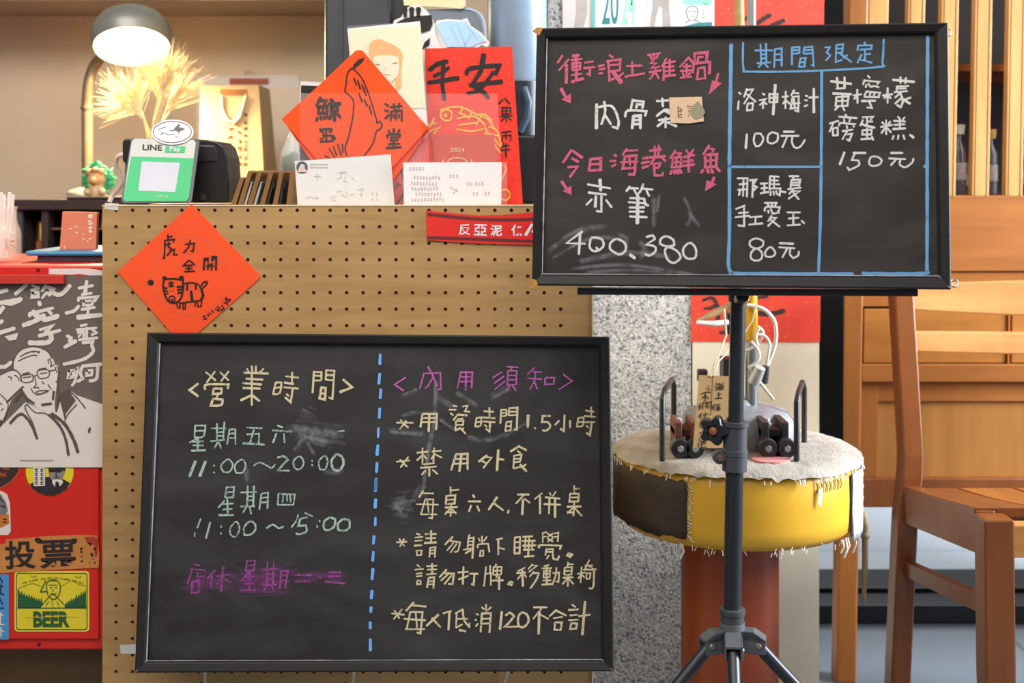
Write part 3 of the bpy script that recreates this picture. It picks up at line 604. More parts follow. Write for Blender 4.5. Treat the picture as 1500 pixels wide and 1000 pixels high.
W2 = 'w1.2 1455 60 1450 140; w1.2 1452 205 1448 265; 1450 340 1448 395; w1.1 1440 475 1435 530; w1.1 1435 590 1430 655; w1.2 1432 715 1425 790; w1.2 1425 875 1420 930; w1.1 1418 995 1416 1030; w1.1 1412 1105 1412 1150; w1.2 1413 1230 1413 1310'
mbl = chalk('bright_blue_chalk', '#6fa6e6', .24, .38)
rows('chalk_dash', W, 260, 520, 5, PL, 3.8, mbl, bl, .0007, 'blue chalk dash', ';'); rows('chalk_dash', W2, 260, 690, 5, PL, 3.8, mbl, bl, .0007, 'blue chalk dash', ';')
W = '''930 545 930 605 985 605 990 540 930 545; w2 920 600 860 690; w2 950 640 1000 720; w5 930 430 970 440; w7 860 540 1200 590; w6 900 590 1100 640; w3 1090 860 1200 850; w2 500 830 515 920'''
W2 = '''w2.5 345 200 330 500 300 640 250 980; w2 360 310 470 380; w2 590 600 720 620 880 575; w1.5 100 440 200 420 350 430; w1.5 380 470 480 540; w1.5 880 560 1000 490; w2 500 280 640 370; w3 20 560 240 580; w2 760 310 880 250; w1.5 90 300 200 250'''
W3 = 'w8 20 230 80 220; w8 10 280 60 300; w5 0 250 90 240; w4 160 190 200 130'
smudge('chalk_smudge', W, 260, 520, 5, PL, ghost, bl, 'rubbed out chalk'); smudge('chalk_smudge', W2, 570, 520, 5, PL, ghost, bl, 'rubbed out chalk'); smudge('chalk_smudge', W3, 580, 690, 5, PL, ghost, bl, 'rubbed out chalk')
W = 'w9 90 850 200 860; w9 100 800 380 800; w9 420 760 600 800; w8 450 830 700 800; w8 600 780 820 760; w8 480 860 780 860; w6 880 780 1200 790'
smudge('chalk_smudge', W, 260, 690, 5, PL, ghostp, bl, 'rubbed magenta chalk haze')
# hooks under the lower board
def hook(px, label):
    X = (px-750)/F*1.92; z = .2865
    t = thing('pegboard_hook', (X-.01, PD, .21), label, 'hook', 'metal hooks under the lower chalkboard')
    m = MB().tube([(X-.014, PD+.003, .216), (X-.014, PD-.006, .217), (X-.011, PD-.02, .226), (X-.002, PD-.06, .274), (X, PD-.076, z-.002), (X+.001, PD-.095, z-.001)], .0026, 10)
    part('rod', m, M('#d9d6d0', .3, metal=.6), t, smooth=True)
    part('screw', MB().lathe([(0, 0), (.005, .001), (.005, .004), (0, .007)], (X-.018, PD-.016, .236), 14, (0, -1, 0)), steel, t, smooth=True)
hook(297, 'bent metal hook under the left end of the lower chalkboard')
hook(518, 'bent metal hook under the middle of the lower chalkboard')
hook(745, 'bent metal hook under the right end of the lower chalkboard')
# ------------------------------------------------------------------ things on the counter
ink = M('#191613', .7); whitep = M('#dcdad7', .7, var=.03)
orange = M('#f4501c', .65, var=.06, vs=14, spec=.2); redp = flecked('gold_flecked_red_paper', '#ea2c12', '#f09040', 260, .10)
blackpl = M('#1b1a19', .38, var=.2, spec=.5)
# payment terminal
tm = thing('payment_terminal', (at(255, 297, 2.2).x, 2.2, CT), 'black card payment terminal standing behind the green sign on the counter', 'terminal')
bod = [(183, 203), (300, 204), (318, 207), (327, 214), (333, 232), (335, 262), (334, 297), (180, 297), (183, 238), (179, 236), (179, 207)]
def zc(poly, d, zmin):
    r = []
    for x, y in poly:
        p = at(x, y, d); p.z = max(p.z, zmin); r.append(p)
    return r
part('body', MB().prism(zc(bod, 2.16, CT), (0, .10, 0)), blackpl, tm, bevel=.006)
part('side_panel', MB().prism(zc([(287, 212), (314, 213), (318, 222), (318, 236), (287, 238)], 2.157, CT), (0, .004, 0)), M('#2a2826', .3), tm, bevel=.002)
part('button', MB().prism(zc([(294, 284), (302, 284), (302, 293), (294, 293)], 2.157, CT), (0, .004, 0)), M('#3a3836', .4), tm)
mcab = M('#efe6da', .4)
solo('power_cable', MB().tube(curve3([at(182, 226, 2.24), at(172, 230, 2.25), at(170, 243, 2.26), at(178, 258, 2.27), at(177, 272, 2.28), at(166, 285, 2.3), at(160, 296, 2.3)]), .004, 8), mcab, 'pale cable looping at the left of the payment terminal', 'cable', smooth=True)
# pay sign
VS = TP(at(179, 297, 2.085), at(280, 297, 2.085), at(242, 203, 2.135))
ps = thing('payment_sign', VS.at(232, 297), 'green and white mobile payment sign leaning on the black terminal', 'sign')
part('back_plate', MB().psheet([(192, 204), (195, 202), (287, 204), (292, 207), (292, 210), (281, 293), (278, 296), (182, 297), (178, 294), (178, 290), (191, 210)], VS, 0, .003), M('#26343a', .35), ps)
mgreen = M('#20b56c', .45, var=.03)
part('sheet', MB().psheet([(197, 203), (283, 205), (287, 209), (277, 290), (273, 295), (184, 295), (181, 291), (193, 208)], VS, .0008), M('#c9c9c1', .5, var=.03), ps)
part('green_panel', MB().psheet([(192.5, 229.5), (283.8, 232), (277, 290), (273, 295), (184, 295), (181, 291)], VS, .0013), mgreen, ps)
part('code_panel', MB().psheet([(208, 237), (264, 239), (257, 282), (203, 280)], VS, .0018), M('#c6c6d2', .5, var=.02), ps, label='blank white panel')
mb = text('LINE', 223.5, 216.5, 8.5, VS, .0016, .02, 1.24, .03)
part('lettering', mb, ink, ps, label='black lettering')
part('green_panel', MB().psheet([(243, 214.5), (272, 215), (270.5, 224.3), (241.5, 223.8)], VS, .0016), mgreen, ps)
mb = text('Pay', 257, 219.5, 9.5, VS, .002, .02, 1.2, .03); text('LINE Pay', 238, 288.6, 3.2, VS, .002, 0, 1.5, .015, mb=mb)
part('lettering', mb, whitep, ps, label='white lettering')
ov = thing('oval_sticker', VS.at(253, 212), 'white oval card with a small bird drawing on top of the payment sign', 'sticker')
part('card', MB().psheet(ell(253.3, 195, 31, 18.3, 40, -.02), VS, .004, .001), M('#e6e3e6', .5, var=.02), ov)
r = ell(253.3, 195, 28, 15.5, 40, -.02); r.append(r[0]); mb = MB(); st = ribbon2(r, 1.1)
mb.add([VS.at(x, y, .0047) for a, b in st for x, y in (a, b)], [(2*j, 2*j+1, 2*j+3, 2*j+2) for j in range(len(st)-1)])
W = 'f 705 160 730 130 765 95 775 110 765 135 800 140 830 155 790 170 760 185 735 175; 660 165 690 172 715 165; w.6 560 215 600 195 640 215 720 210; w.6 570 190 590 205; w.6 540 160 620 130; w.6 720 240 755 238; 760 185 765 205'
draw(W, 160, 170, 7.405, VS, 1.2, .0048, mb=mb)
part('drawing', mb, M('#6d6a63', .7), ov)

# wooden menu boards standing edge-on
mwb = wood('walnut_edge', '#7d5a34', '#a87b4c', (20, 20, 5)); mpap = M('#cfd6dc', .5)
bots = [338, 348, 362, 380, 399, 419]; tops = [350, 362, 376, 393, 408, 424]; who = ['leftmost', 'second from left', 'third from left', 'third from right', 'second from right', 'rightmost']
for i, (b, t_) in enumerate(zip(bots, tops)):
    d0 = 2.06; py = 262 if i == 0 else 252
    t = thing('menu_board', (at(b, 297, d0).x, d0, CT), 'brown wooden menu board on edge on the counter, %s of the row' % who[i], 'menu board', 'wooden menu boards on the counter')
    part('board', MB().prism(zc([(b, 300), (b+7.5, 300), (t_+7.5, py), (t_+5, py-3), (t_+1, py-1)], d0, CT), (0, .11, 0)), mwb, t, bevel=.001)
    if i in (1, 2, 3, 4):
        part('menu_sheet', MB().prism(zc([(b+9, 300), (b+12.5, 300), (t_+8.5, 266), (t_+6, 266)], d0+.006, CT), (0, .10, 0)), mpap if i < 3 else M('#3b3633', .5), t)
        part('clip', MB().prism([at(t_+7, 268, d0+.003), at(t_+11, 268, d0+.003), at(t_+9.5, 275, d0+.003), at(t_+6, 276, d0+.003)], (0, .02, 0)), blackpl, t)
# dark glass bauble with green leaf
bt = thing('glass_bottle', (at(428, 297, 2.2).x, 2.2, CT), 'rounded clear glass bottle holding something green beside the wooden menu boards', 'bottle')
c = at(430, 297, 2.2)
part('body', MB().lathe([(0.0, 0), (.016, 0), (.018, .03), (.012, .046), (.021, .058), (.0235, .075), (.019, .092), (.009, .115), (.005, .130), (.004, .135)], (c.x, 2.2, CT), 28), glass('bottle_glass', (.75, .8, .78, 1), .03, .35), bt, smooth=True)
part('filling', MB().lathe([(0, .05), (.015, .055), (.019, .068), (.018, .08), (.0, .09)], (c.x, 2.2, CT), 24), M('#1f4a1c', .5, var=.5, vs=120), bt, smooth=True)

# ---- papers propped at the counter edge
def prop(name, poly, d, m, label, cat, group=None, th=.0008):
    p = [at(x, min(y, 301.4), d) for x, y in poly]
    t = thing(name, (sum(v.x for v in p)/len(p), d, CT), label, cat, group)
    for v in p: v.z = max(v.z, CT+.0002)
    part('sheet', MB().prism(p, (0, th, 0)), m, t); return t
wd = prop('framed_card', [(440, 119), (500, 122), (500, 300), (436, 300)], 2.10, M('#dedcd9', .5), 'white framed dark card standing behind the orange diamond sheet', 'card', th=.004)
part('picture', MB().sheet([(441, 126), (498, 128), (498, 299), (438, 299)], 2.098, .001), M('#6b7078', .5, var=.2, vs=30), wd)
part('heading_bar', MB().sheet([(441, 125), (498, 127), (498, 137), (441, 135)], 2.0965, .001), ink, wd)
# portrait card
pc = prop('portrait_card', [(509, 42), (615, 31), (626, 186), (628, 300), (530, 300)], 2.085, M('#e3dfd6', .5, var=.02), 'pale portrait card of an orange haired figure behind the orange diamond', 'card')
part('print', MB().sheet([(512, 43), (616, 38), (623, 158), (521, 162)], 2.0835, .0006), M('#dcdcb8', .55, var=.04, vs=10), pc)
V2 = VP(2.083)
part('drawing', MB().psheet([(540, 78), (541, 66), (547, 59), (556, 57), (566, 61), (577, 66), (586, 72), (590, 80), (589, 92), (587, 106), (588, 128), (580, 134), (578, 116), (560, 108), (546, 92)], V2, .0004), M('#e0a256', .6, var=.06), pc, label='orange hair')
part('drawing', MB().psheet([(547, 83), (556, 81), (570, 81), (583, 83), (585, 98), (583, 110), (574, 120), (562, 118), (551, 108), (546, 96)], V2, .0010), M('#ecd7b8', .6, var=.03), pc, label='face')
mb = draw('w1.3 1 1 7 2; w1.3 26 0 33 -1; w.8 14 16 22 17; w.5 16 5 15 10', 549, 93, 1, V2, 1.3, .0015)
part('drawing', mb, M('#8f6a4a', .7), pc, label='eyes and mouth')
part('sleeve', MB().sheet([(508, 38), (616, 31), (628, 186), (628, 300), (530, 300), (526, 186)], 2.0805, .0003), glass('clear_sleeve', (1, 1, 1, 1), .2, .05), pc)
# cut-out cards behind
wc = prop('cutout_card', [(574, 45), (577, 30), (588, 25), (594, 12), (603, 8), (615, 8), (626, 16), (632, 25), (637, 35), (638, 50), (645, 68), (648, 78), (648, 300), (600, 300), (600, 100)], 2.135, whitep, 'white cut-out card with a black shape bearing three prongs', 'card')
mb = MB(); V3 = VP(2.134)
for p in ([(581, 33), (575+18, 27), (606, 24), (632, 22), (634, 34), (630, 44), (620, 48), (600, 47), (584, 40)], [(590, 12), (596, 12), (596, 25), (591, 25)], [(600, 11), (606, 11), (606, 25), (600, 25)], [(610, 11), (616, 12), (615, 25), (610, 25)], [(622, 62), (630, 55), (629, 66), (618, 73)]):
    mb.psheet(p, V3, .001)
for x in (593, 603, 613): mb.psheet(ell(x, 14, 4, 4, 12), V3, .0014)
part('print', mb, ink, wc)
bw = prop('cutout_card', [(637, 36), (640, 30), (655, 28), (676, 29), (684, 26), (690, 38), (705, 48), (717, 62), (715, 68), (705, 66), (698, 71), (650, 70), (645, 300), (640, 300), (640, 70)], 2.14, whitep, 'white edged cut-out card shaped as a pale blue fish beside the black one', 'card')
part('print', MB().psheet([(640, 38), (643, 33), (656, 31), (675, 32), (683, 30), (688, 40), (703, 50), (713, 61), (703, 63), (690, 69), (655, 69), (646, 50)], VP(2.139), .001), M('#a9cdea', .55, var=.05, vs=40), bw)
mb = draw('0 0 12 25; 10 -4 22 30; 25 0 40 20; 30 12 20 30', 660, 38, 1, VP(2.139), .6, .0015); part('print', mb, M('#7fa6c8', .6), bw, label='fine lines')
# red greeting sheet
rs = prop('greeting_sheet', [(622, 71), (750, 68), (766, 302), (632, 302)], 2.12, redp, 'tall red sheet with two big black brush characters at the counter edge', 'sheet')
V4 = VP(2.1195)
W = '''w1.3 740 330 780 300 822 290; 760 360 790 345; 830 318 800 345; w1.2 735 390 875 368; w1.2 805 300 800 395 810 470
w1.5 995 258 985 320; w1.2 915 350 935 322 1070 308 1050 350; w1.2 985 330 940 400 1000 440 1015 462; 1040 340 980 420 920 440; w1.2 930 402 1080 385
w.5 1085 470 1065 490; w.5 1095 465 1118 490
w.4 1082 508 1122 508 1122 536 1082 538 1082 508; w.3 1082 523 1122 522; w.4 1102 505 1102 576; w.4 1076 549 1130 546; w.4 1100 550 1078 570; w.4 1104 550 1126 567
w.4 1080 625 1125 620; w.4 1085 640 1080 670; w.4 1085 640 1125 638 1120 665; w.4 1100 625 1100 655
w.4 1090 675 1080 700; w.4 1085 690 1115 685; w.4 1075 710 1120 705; w.5 1100 680 1100 742'''
rows('brush_writing', W, 400, 0, 3.225, V4, 5, ink, rs, .0006)
W = '790 520 850 505 900 510 960 540 1010 560 1040 600; 845 545 838 565 815 570 795 555 795 530 815 518 838 525 845 545; w.7 825 545 815 552 808 545 815 538 825 545; 870 560 950 550 1000 590; 880 590 960 580; 730 590 770 580; 740 620 790 600 760 630; 760 560 740 600; 1020 600 1060 620 1080 700 1040 650; 960 545 1000 540 1035 575; 1000 600 1050 690 1075 720; 900 510 880 535 910 545; 940 530 925 560; 980 555 960 590; 1000 630 1060 640; 1118 920 1110 940 1090 945 1075 930 1075 905 1090 895 1110 900 1118 920; 870 610 930 620 990 610; 1080 850 1100 800 1090 780'
part('fish_print', draw(W, 400, 0, 3.225, V4, 2.6, .0004), M('#e8a52c', .55, var=.1), rs)
# dark red card and its sleeve
dc = prop('greeting_card', [(621, 197), (724, 197), (730, 302), (618, 302)], 2.09, M('#c2452f', .6, var=.05, spec=.2), 'dull red card with a gold year tucked behind the postcard', 'card')
mb = text('2024', 670, 219.5, 6, VP(2.0895), .0008, 0, 1.25)
r = [(652+18*math.cos(a), 240-9*math.sin(a)) for a in []]
draw('655 240 658 234 668 231 680 233 686 240; 648 238 650 234; 692 238 690 234', 0, 0, 1, VP(2.0895), 1.4, .0006, mb=mb)
part('gold_print', mb, M('#e3c08a', .5), dc)
part('sleeve', MB().sheet([(618, 137), (729, 137), (736, 302), (616, 302)], 2.0875, .0003), glass('clear_sleeve_pink', (1, .93, .9, 1), .3, .05), dc)
# orange diamond sheets
for k, (dx, d, lab) in enumerate(((2.5, 2.076, 'orange diamond sheet mostly hidden behind the one with a whale tail drawing'), (0, 2.07, 'orange diamond sheet with a black whale drawing and four characters'))):
    poly = [(521+dx, 74), (628+dx*.2, 187), (524, 300), (413+dx, 176)] if k else [(524, 73), (531, 74), (629, 190), (550, 300), (500, 300), (413, 174)]
    od = prop('diamond_sheet', poly, d, orange, lab, 'sheet', 'orange diamond sheets on the counter')
V5 = VP(2.0695)
W = '''225 460 205 500; 225 475 250 475 240 495; 215 505 215 535 255 535 255 500 215 505; 235 505 235 535; 210 555 205 570; 225 550 228 565; 240 550 245 562; 255 548 262 560; 270 470 285 475; w1.3 265 490 318 488; 275 505 275 525 305 522 305 503 275 505; w1.3 290 525 290 570; 275 540 268 560; 305 538 318 555;
w.7 225 610 275 608; w.7 235 640 275 638; w.7 250 610 252 665; w.7 222 668 285 665; w1.4 280 645 290 655; w.5 222 605 222 620 238 622 238 650 222 655; w.5 278 605 278 620 262 622;
w.8 530 490 545 500; w.8 528 520 545 525; w.8 530 560 548 540; w.7 555 505 610 500; w.7 570 490 572 515; w.7 595 488 594 512; w.7 560 525 555 570; w.7 560 525 608 522 608 570; w.7 582 515 582 565; w.7 570 540 572 555; w.7 595 538 596 555;
w.8 570 608 570 628; w.7 545 615 555 630; w.7 598 612 588 628; w.7 540 650 545 635 600 635 598 650; w.6 556 648 556 663 588 661 588 647 556 648; w.7 545 680 598 678; w.7 570 668 570 695; w.8 535 698 605 695;
f 375 335 380 305 405 280 435 271 420 295 392 318; w.5 375 320 352 345 345 400 340 430 360 450 380 480 375 560 355 650 340 700 350 735; w.5 385 330 420 370 450 440 470 500 490 570 490 580 505 573 515 590 505 610 488 620 470 680 430 735;
w.6 382 370 395 400; w.6 400 380 412 420; w.6 405 440 420 480; w.6 420 400 440 450; w.6 430 470 445 500; w.6 455 500 465 540; w.5 285 690 300 735; w.5 305 680 322 735; w.5 328 680 330 720; w.5 245 735 270 748; w.5 265 700 290 742'''
rows('brush_writing', W, 400, 0, 3.225, V5, 4.2, ink, od, .0006)
part('sleeve', MB().sheet([(440, 136), (618, 136), (618, 301), (436, 301)], 2.063, .0003), glass('clear_sleeve_front', (1, .93, .9, 1), .4, .022), od)
rd = prop('greeting_card', [(560, 250), (630, 197), (640, 302), (562, 302)], 2.082, M('#c8413a', .6, var=.05), 'red card with a round black brush mark between envelope and postcard', 'card')
part('brush_writing', draw('575 237 588 250 592 280 580 300; w.6 585 270 578 278 582 268 588 272', 0, 0, 1, VP(2.0815), 3, .0006), M('#2b1512', .7), rd)
# envelope, postcard
en = prop('envelope', [(431.5, 236), (572, 226), (578, 301), (436, 301)], 2.045, whitep, 'white envelope with a round dark stamp in its corner at the counter edge', 'envelope')
V6 = VP(2.0445)
part('stamp', MB().psheet(ell(442.5, 245, 8.3, 8.8), V6, .0006), M('#4c5a58', .6, var=.2), en)
part('stamp', MB().psheet([(438, 246), (441, 240), (446, 241), (447, 247), (450, 252), (436, 252)], V6, .001), M('#d9b9b4', .6), en, label='pale figure')
W = 'w1.4 195 832 225 830; w1.4 210 820 208 850; w1.4 310 815 345 812; 325 810 320 840; 345 815 335 850; 370 835 385 850; 300 845 320 835; 330 855 350 856; 270 935 300 925; 300 905 325 900; 275 945 300 945; 360 920 385 915; 400 895 430 890; 405 915 425 920; 420 890 415 930; w1.5 468 905 470 920; w1.5 488 905 490 922; w1.5 465 940 475 942; w1.5 488 938 495 942; 155 935 180 930 210 940; 200 925 215 935; 325 915 345 930; 345 900 350 930'
part('handwriting', draw(W, 400, 0, 3.225, V6, .7, .0006), M('#b9bab2', .8), en)
W = ';'.join('%d %d %d %d' % (175+i*11, 775+j*14, 182+i*11, 776+j*14) for j in range(2) for i in range(8))
part('printed_lines', draw(W, 400, 0, 3.225, V6, 1.2, .0006), M('#b8a9ab', .8), en)
po = prop('postcard', [(590.5, 238), (735, 237.5), (734, 302), (592, 302)], 2.04, M('#e6dfdf', .6, var=.02), 'white postcard with lines of small handwriting at the counter edge', 'postcard')
V7 = VP(2.0395); W = ''
for j, (x0, n, y) in enumerate(((665, 9, 840), (650, 9, 868), (655, 9, 893), (672, 9, 918), (655, 11, 943))):
    for i in range(n):
        x = x0+i*14.5; yy = y+random.uniform(-3, 3)
        W += '%f %f %f %f;%f %f %f %f;%f %f %f %f;' % (x, yy-5, x+8, yy-6, x+4, yy-8, x+3, yy+6, x, yy+4, x+8, yy+2)
for x, y, n in ((645, 797, 5), (835, 832, 3), (915, 868, 2), (955, 868, 3), (945, 915, 2), (1000, 913, 2)):
    for i in range(n):
        q = x+i*15; W += '%f %f %f %f;%f %f %f %f;%f %f %f %f;' % (q, y-5, q+8, y-6, q+3, y-8, q+4, y+6, q, y+5, q+9, y+4)
W += 'w1.6 835 882 848 890; w1.6 855 895 868 890; w1.6 850 905 858 915; w2 862 905 870 898'
part('handwriting', draw(W, 400, 0, 3.225, V7, .6, .0006), M('#8f8790', .8), po)
part('sleeve', MB().sheet([(590, 237), (743, 237), (743, 302), (591, 302)], 2.0375, .0003), glass('clear_sleeve_card', (1, 1, 1, 1), .3, .06), po)

# ---- machine behind the papers
mk = thing('coffee_machine', (at(640, 290, 2.3).x, 2.3, CT), 'dark grey upright machine with a rounded pale blue-grey side behind the papers', 'machine')
def bx(x0, y0, x1, y1, d, dep, m=None):
    p = at(x0, y0, d); q = at(x1, y1, d); return (m or MB()).box(p.x, q.x, d, d+dep, max(q.z, CT+.0012), p.z)
mdk = M('#34373b', .45, var=.08, spec=.5)
part('side_panel', bx(475, -60, 572, 303, 2.26, .16), mdk, mk, bevel=.006)
part('seam', bx(502, -60, 503.5, 303, 2.2585, .004), M('#1e2023', .6), mk)
part('front_panel', bx(572, -60, 600, 303, 2.28, .14), M('#25272a', .5), mk)
V8 = VP(2.255)
part('back_cover', MB().psheet([(600, 296), (600, 14), (680, 12), (697, 16), (707, 26), (711, 45), (714, 296)], V8, 0, .03), M('#6d7580', .45, var=.05), mk, bevel=.004)
part('cover_rim', draw('680 12 697 16 707 26 711 45 714 110', 0, 0, 1, V8, 3, .002), M('#a9b6c6', .4), mk)
cc = at(757, 121, 2.33)
part('cylinder', MB().lathe([(0, 0), (.05, 0), (.0535, .005), (.0535, .25), (0, .25)], (cc.x, 2.335, cc.z), 40), M('#9fb4ca', .33, metal=.35, var=.04), mk, smooth=True)
part('cylinder', MB().lathe([(.050, -.10), (.050, .004), (0, .004)], (cc.x, 2.335, cc.z), 40), M('#20262e', .35), mk, smooth=True)
part('hose', MB().tube([at(768, 128, 2.27), at(775, 150, 2.265), at(772, 172, 2.27), at(762, 192, 2.28)], .006, 10), M('#4a6076', .3), mk, smooth=True)
part('base', bx(700, 198, 815, 303, 2.27, .15), M('#1d2026', .45), mk, bevel=.004)
tp = thing('masking_tape_strip', at(635, 12, 2.25), 'strip of cream masking tape across the top of the grey machine', 'tape')
part('strip', MB().psheet([(589, -20), (682, -20), (682, 9), (676, 13), (640, 10), (592, 8)], VP(2.25), .002, .001), M('#e3d2a4', .7, var=.06), tp)

# ---- things stuck on the pegboard front
ds = thing('diamond_sheet', at(276, 486, 1.995), 'orange diamond sheet with a black tiger drawing on the pegboard', 'sheet')
VD = VP(1.9985)
part('sheet', MB().psheet([(280, 299.5), (283, 301), (381, 403), (381, 407), (268, 507), (172, 398)], VD, .0005, .0008), M('#f5552a', .65, var=.05, vs=9, spec=.2), ds)
W = '''410 255 412 292; 412 272 440 266; 390 295 455 288 450 305; 390 295 385 410 378 415; 400 325 430 318; 415 308 415 345; 425 345 435 360 405 400; 425 362 455 358 450 395 478 393;
530 322 595 315 585 372 570 368; 565 293 555 340 520 380; 555 433 515 475; 560 433 597 465; 530 470 580 468; 535 490 580 488; 557 470 557 508; 528 512 597 508;
w1.2 665 420 660 500; 665 420 690 418 690 445; 665 433 690 431; 718 410 718 440; w1.3 718 410 748 410 745 500; 720 425 745 423; w.8 685 460 725 458; w.8 680 475 730 473; 695 460 688 500; 715 460 715 502;
w1.2 385 565 378 620 400 700 440 730 490 715 515 650 515 570 450 562 385 565; w.8 415 590 450 588; w.8 420 602 445 600; w.8 415 614 452 612; w.8 432 580 432 622; 383 625 405 628; 386 645 408 648; 392 668 412 664; w1.2 475 620 510 615; w1.2 478 640 508 635; w1.2 480 660 505 658;
w.8 420 715 422 690 440 682 457 690 460 710 440 722 420 715; w.7 435 705 440 712 448 700; w.9 525 597 570 590 620 600 645 640; w1.6 645 640 655 680 640 712; w.9 640 712 600 718 490 732; w1.2 545 600 545 640; w1.2 605 600 605 635; w1.6 572 650 580 715; w.9 635 625 660 585 683 582 680 600 650 630; w1.4 675 585 680 590; 
w.9 470 730 478 762 495 762 492 735; w.9 515 735 518 772 532 770 532 735; w.9 598 720 602 755; w.9 615 725 622 758 642 755 645 718; w.6 425 645 427 648; w.6 445 645 447 648;
w.7 655 825 670 820 660 845 682 838; w.7 685 810 692 822 695 806; w.7 702 797 712 808; w.7 715 785 728 795; w.7 742 775 765 785; w.7 755 755 770 790; w.7 770 760 785 782 800 770; w.7 785 745 805 775; w.7 800 725 830 742; w.7 815 690 825 735; w.7 808 705 848 706; w.7 820 725 845 715'''
mb = draw(W, 160, 290, 4.7625, VD, 2.4, .0011)
for x, y, r in ((291, 588, 22), (387, 557, 16), (505, 556, 18)): mb.psheet([(160+a/4.7625, 290+b/4.7625) for a, b in ell(x, y, r, r*.9, 16)], VD, .0013, .0001)
part('ink_drawing', mb, ink, ds)
r = ell(575, 545, 275, 275, 60); r.append(r[0])
mb = MB()
for q in (r, [(575+(x-575)*.97, 545+(y-545)*.97) for x, y in r]):
    st = ribbon2([(160+x/4.7625, 290+y/4.7625) for x, y in q], .6)
    mb.add([VD.at(x, y, .0007) for a, b in st for x, y in (a, b)], [(2*j, 2*j+1, 2*j+3, 2*j+2) for j in range(len(st)-1)])
for k in range(46):
    a = random.uniform(0, 6.28); q = random.uniform(40, 250); x, y = 575+q*math.cos(a), 545+q*math.sin(a)
    s_ = ';'.join(['%f %f %f %f %f %f' % (x, y, x+20*math.cos(k), y+20*math.sin(k), x+34*math.cos(k+.8), y+34*math.sin(k+.8))])
    draw(s_, 160, 290, 4.7625, VD, .55, .0007, mb=mb)
part('embossed_print', mb, M('#d9694a', .5), ds, label='faint round printed pattern')
bn = thing('banner_sticker', at(720, 358, 1.995), 'red strip with white characters and dark chain borders on the pegboard', 'sticker')
top = [(624.5, 308), (660, 312), (700, 315.5), (735, 315), (780, 311), (800, 309)]; bot = [(800, 360), (780, 358.5), (735, 357.5), (700, 356.5), (660, 354), (625, 351.5)]
VB = VP(1.998)
part('strip', MB().psheet(top+bot, VB, .0008, .0008), M('#e0302a', .45, var=.05, vs=8, spec=.3), bn)
mb = MB()
for i, ch in enumerate('反亞泥'): text(ch, 680.5+i*23.2, 336+i*.6, 16.5, VB, .0014, .022, 1.05, .03, mb=mb)
text('保', 758, 337, 16.5, VB, .0014, .022, 1.05, .0, mb=mb)
draw('w1.4 779 329 770 344; 780 338 786 347', 0, 0, 1, VB, 3, .0014, mb=mb)
part('lettering', mb, M('#dfe0e2', .5), bn)
mb = MB()
for k in range(27):
    x = 629+k*6; u = (x-624.5)/155
    for yb, s in ((313.5+9.5*math.sin(min(u, 1)*math.pi*.62) - 1.5*u, 1), (347.5+5.5*u, 1)):
        draw('%f %f %f %f;%f %f %f %f' % (x-3, yb-1.5, x+3, yb+1.5, x-3, yb+1.5, x+3, yb-1.5), 0, 0, 1, VB, 1.1, .0012, mb=mb)
        q = ell(x, yb, 2.4, 2.1, 10); q.append(q[0]); st = ribbon2(q, 1.0)
        mb.add([VB.at(a, b, .0013) for e in st for a, b in e], [(2*j, 2*j+1, 2*j+3, 2*j+2) for j in range(len(st)-1)])
part('chain_border', mb, M('#5b2b2c', .6), bn)
# ------------------------------------------------------------------ left: red cabinet with stickers
RD = 2.03
mred = M('#d5291c', .38, var=.05, vs=6, spec=.5)
rx1 = -.6405; rz0 = H-(953-HZ)/F*RD; rz1 = H-(389-HZ)/F*RD
rc = thing('metal_cabinet', (-.92, RD+.18, rz0), 'red metal cabinet covered in stickers at the left of the pegboard counter', 'cabinet')
part('body', MB().box(-1.2, rx1, RD+.004, RD+.36, rz0, rz1), mred, rc, bevel=.003)
zl = H-(936-HZ)/F*RD
part('door', MB().box(-1.19, rx1-.006, RD, RD+.004, zl, rz1-.018), mred, rc, bevel=.0015)
part('screw', MB().lathe([(.003, 0), (.003, .001), (0, .0015)], at(57, 943, RD+.004), 12, (0, -1, 0)), M('#5a1a14', .5), rc)
part('screw', MB().lathe([(.003, 0), (.003, .001), (0, .0015)], at(56, 395, RD+.004), 12, (0, -1, 0)), M('#5a1a14', .5), rc)
VR = VP(RD)
solo('low_stand', MB().box(-1.15, -.66, 2.12, 2.36, 0, rz0-.0005), wood('stand_wood', '#6e4f33', '#93704a', (3, 20, 30)), 'brown wooden stand under the red metal cabinet', 'stand', bevel=.003)
def stick(label, name='sticker', cat='sticker', c=(60, 700)):
    return thing(name, at(c[0], c[1], RD-.001), label, cat)
# big poster
pt = stick('dark brown and white poster of a man in glasses with brush characters', 'poster', 'poster', (70, 683))
mpb = M('#6b5f57', .75, var=.04); mpw = M('#e2d6cc', .75, var=.03)
part('sheet', MB().psheet([(-70, 404), (152, 403), (152, 683.5), (-70, 683.5)], VR, .0016, .0008), mpb, pt)
S = 3.445
def pp(s): return [(float(a)/S, 400+float(b)/S) for a, b in zip(s.split()[::2], s.split()[1::2])]
V9 = VR
mb = MB()
mb.psheet(pp('-200 800 0 780 60 720 130 650 170 668 210 690 290 700 320 600 345 580 390 615 524 662 524 978 -200 978'), V9, .0020, .0002)
mb.psheet(pp('70 470 75 430 100 390 150 370 200 372 245 395 270 430 280 460 296 462 300 490 292 545 285 600 278 660 282 700 210 690 150 650 120 590 105 560 95 510 72 500'), V9, .0022, .0002)
mb.psheet(pp('-60 545 60 487 105 510 110 540 125 572 60 640 45 680 20 740 -60 790'), V9, .0024, .0002)
part('print', mb, mpw, pt, label='pale print of the man')
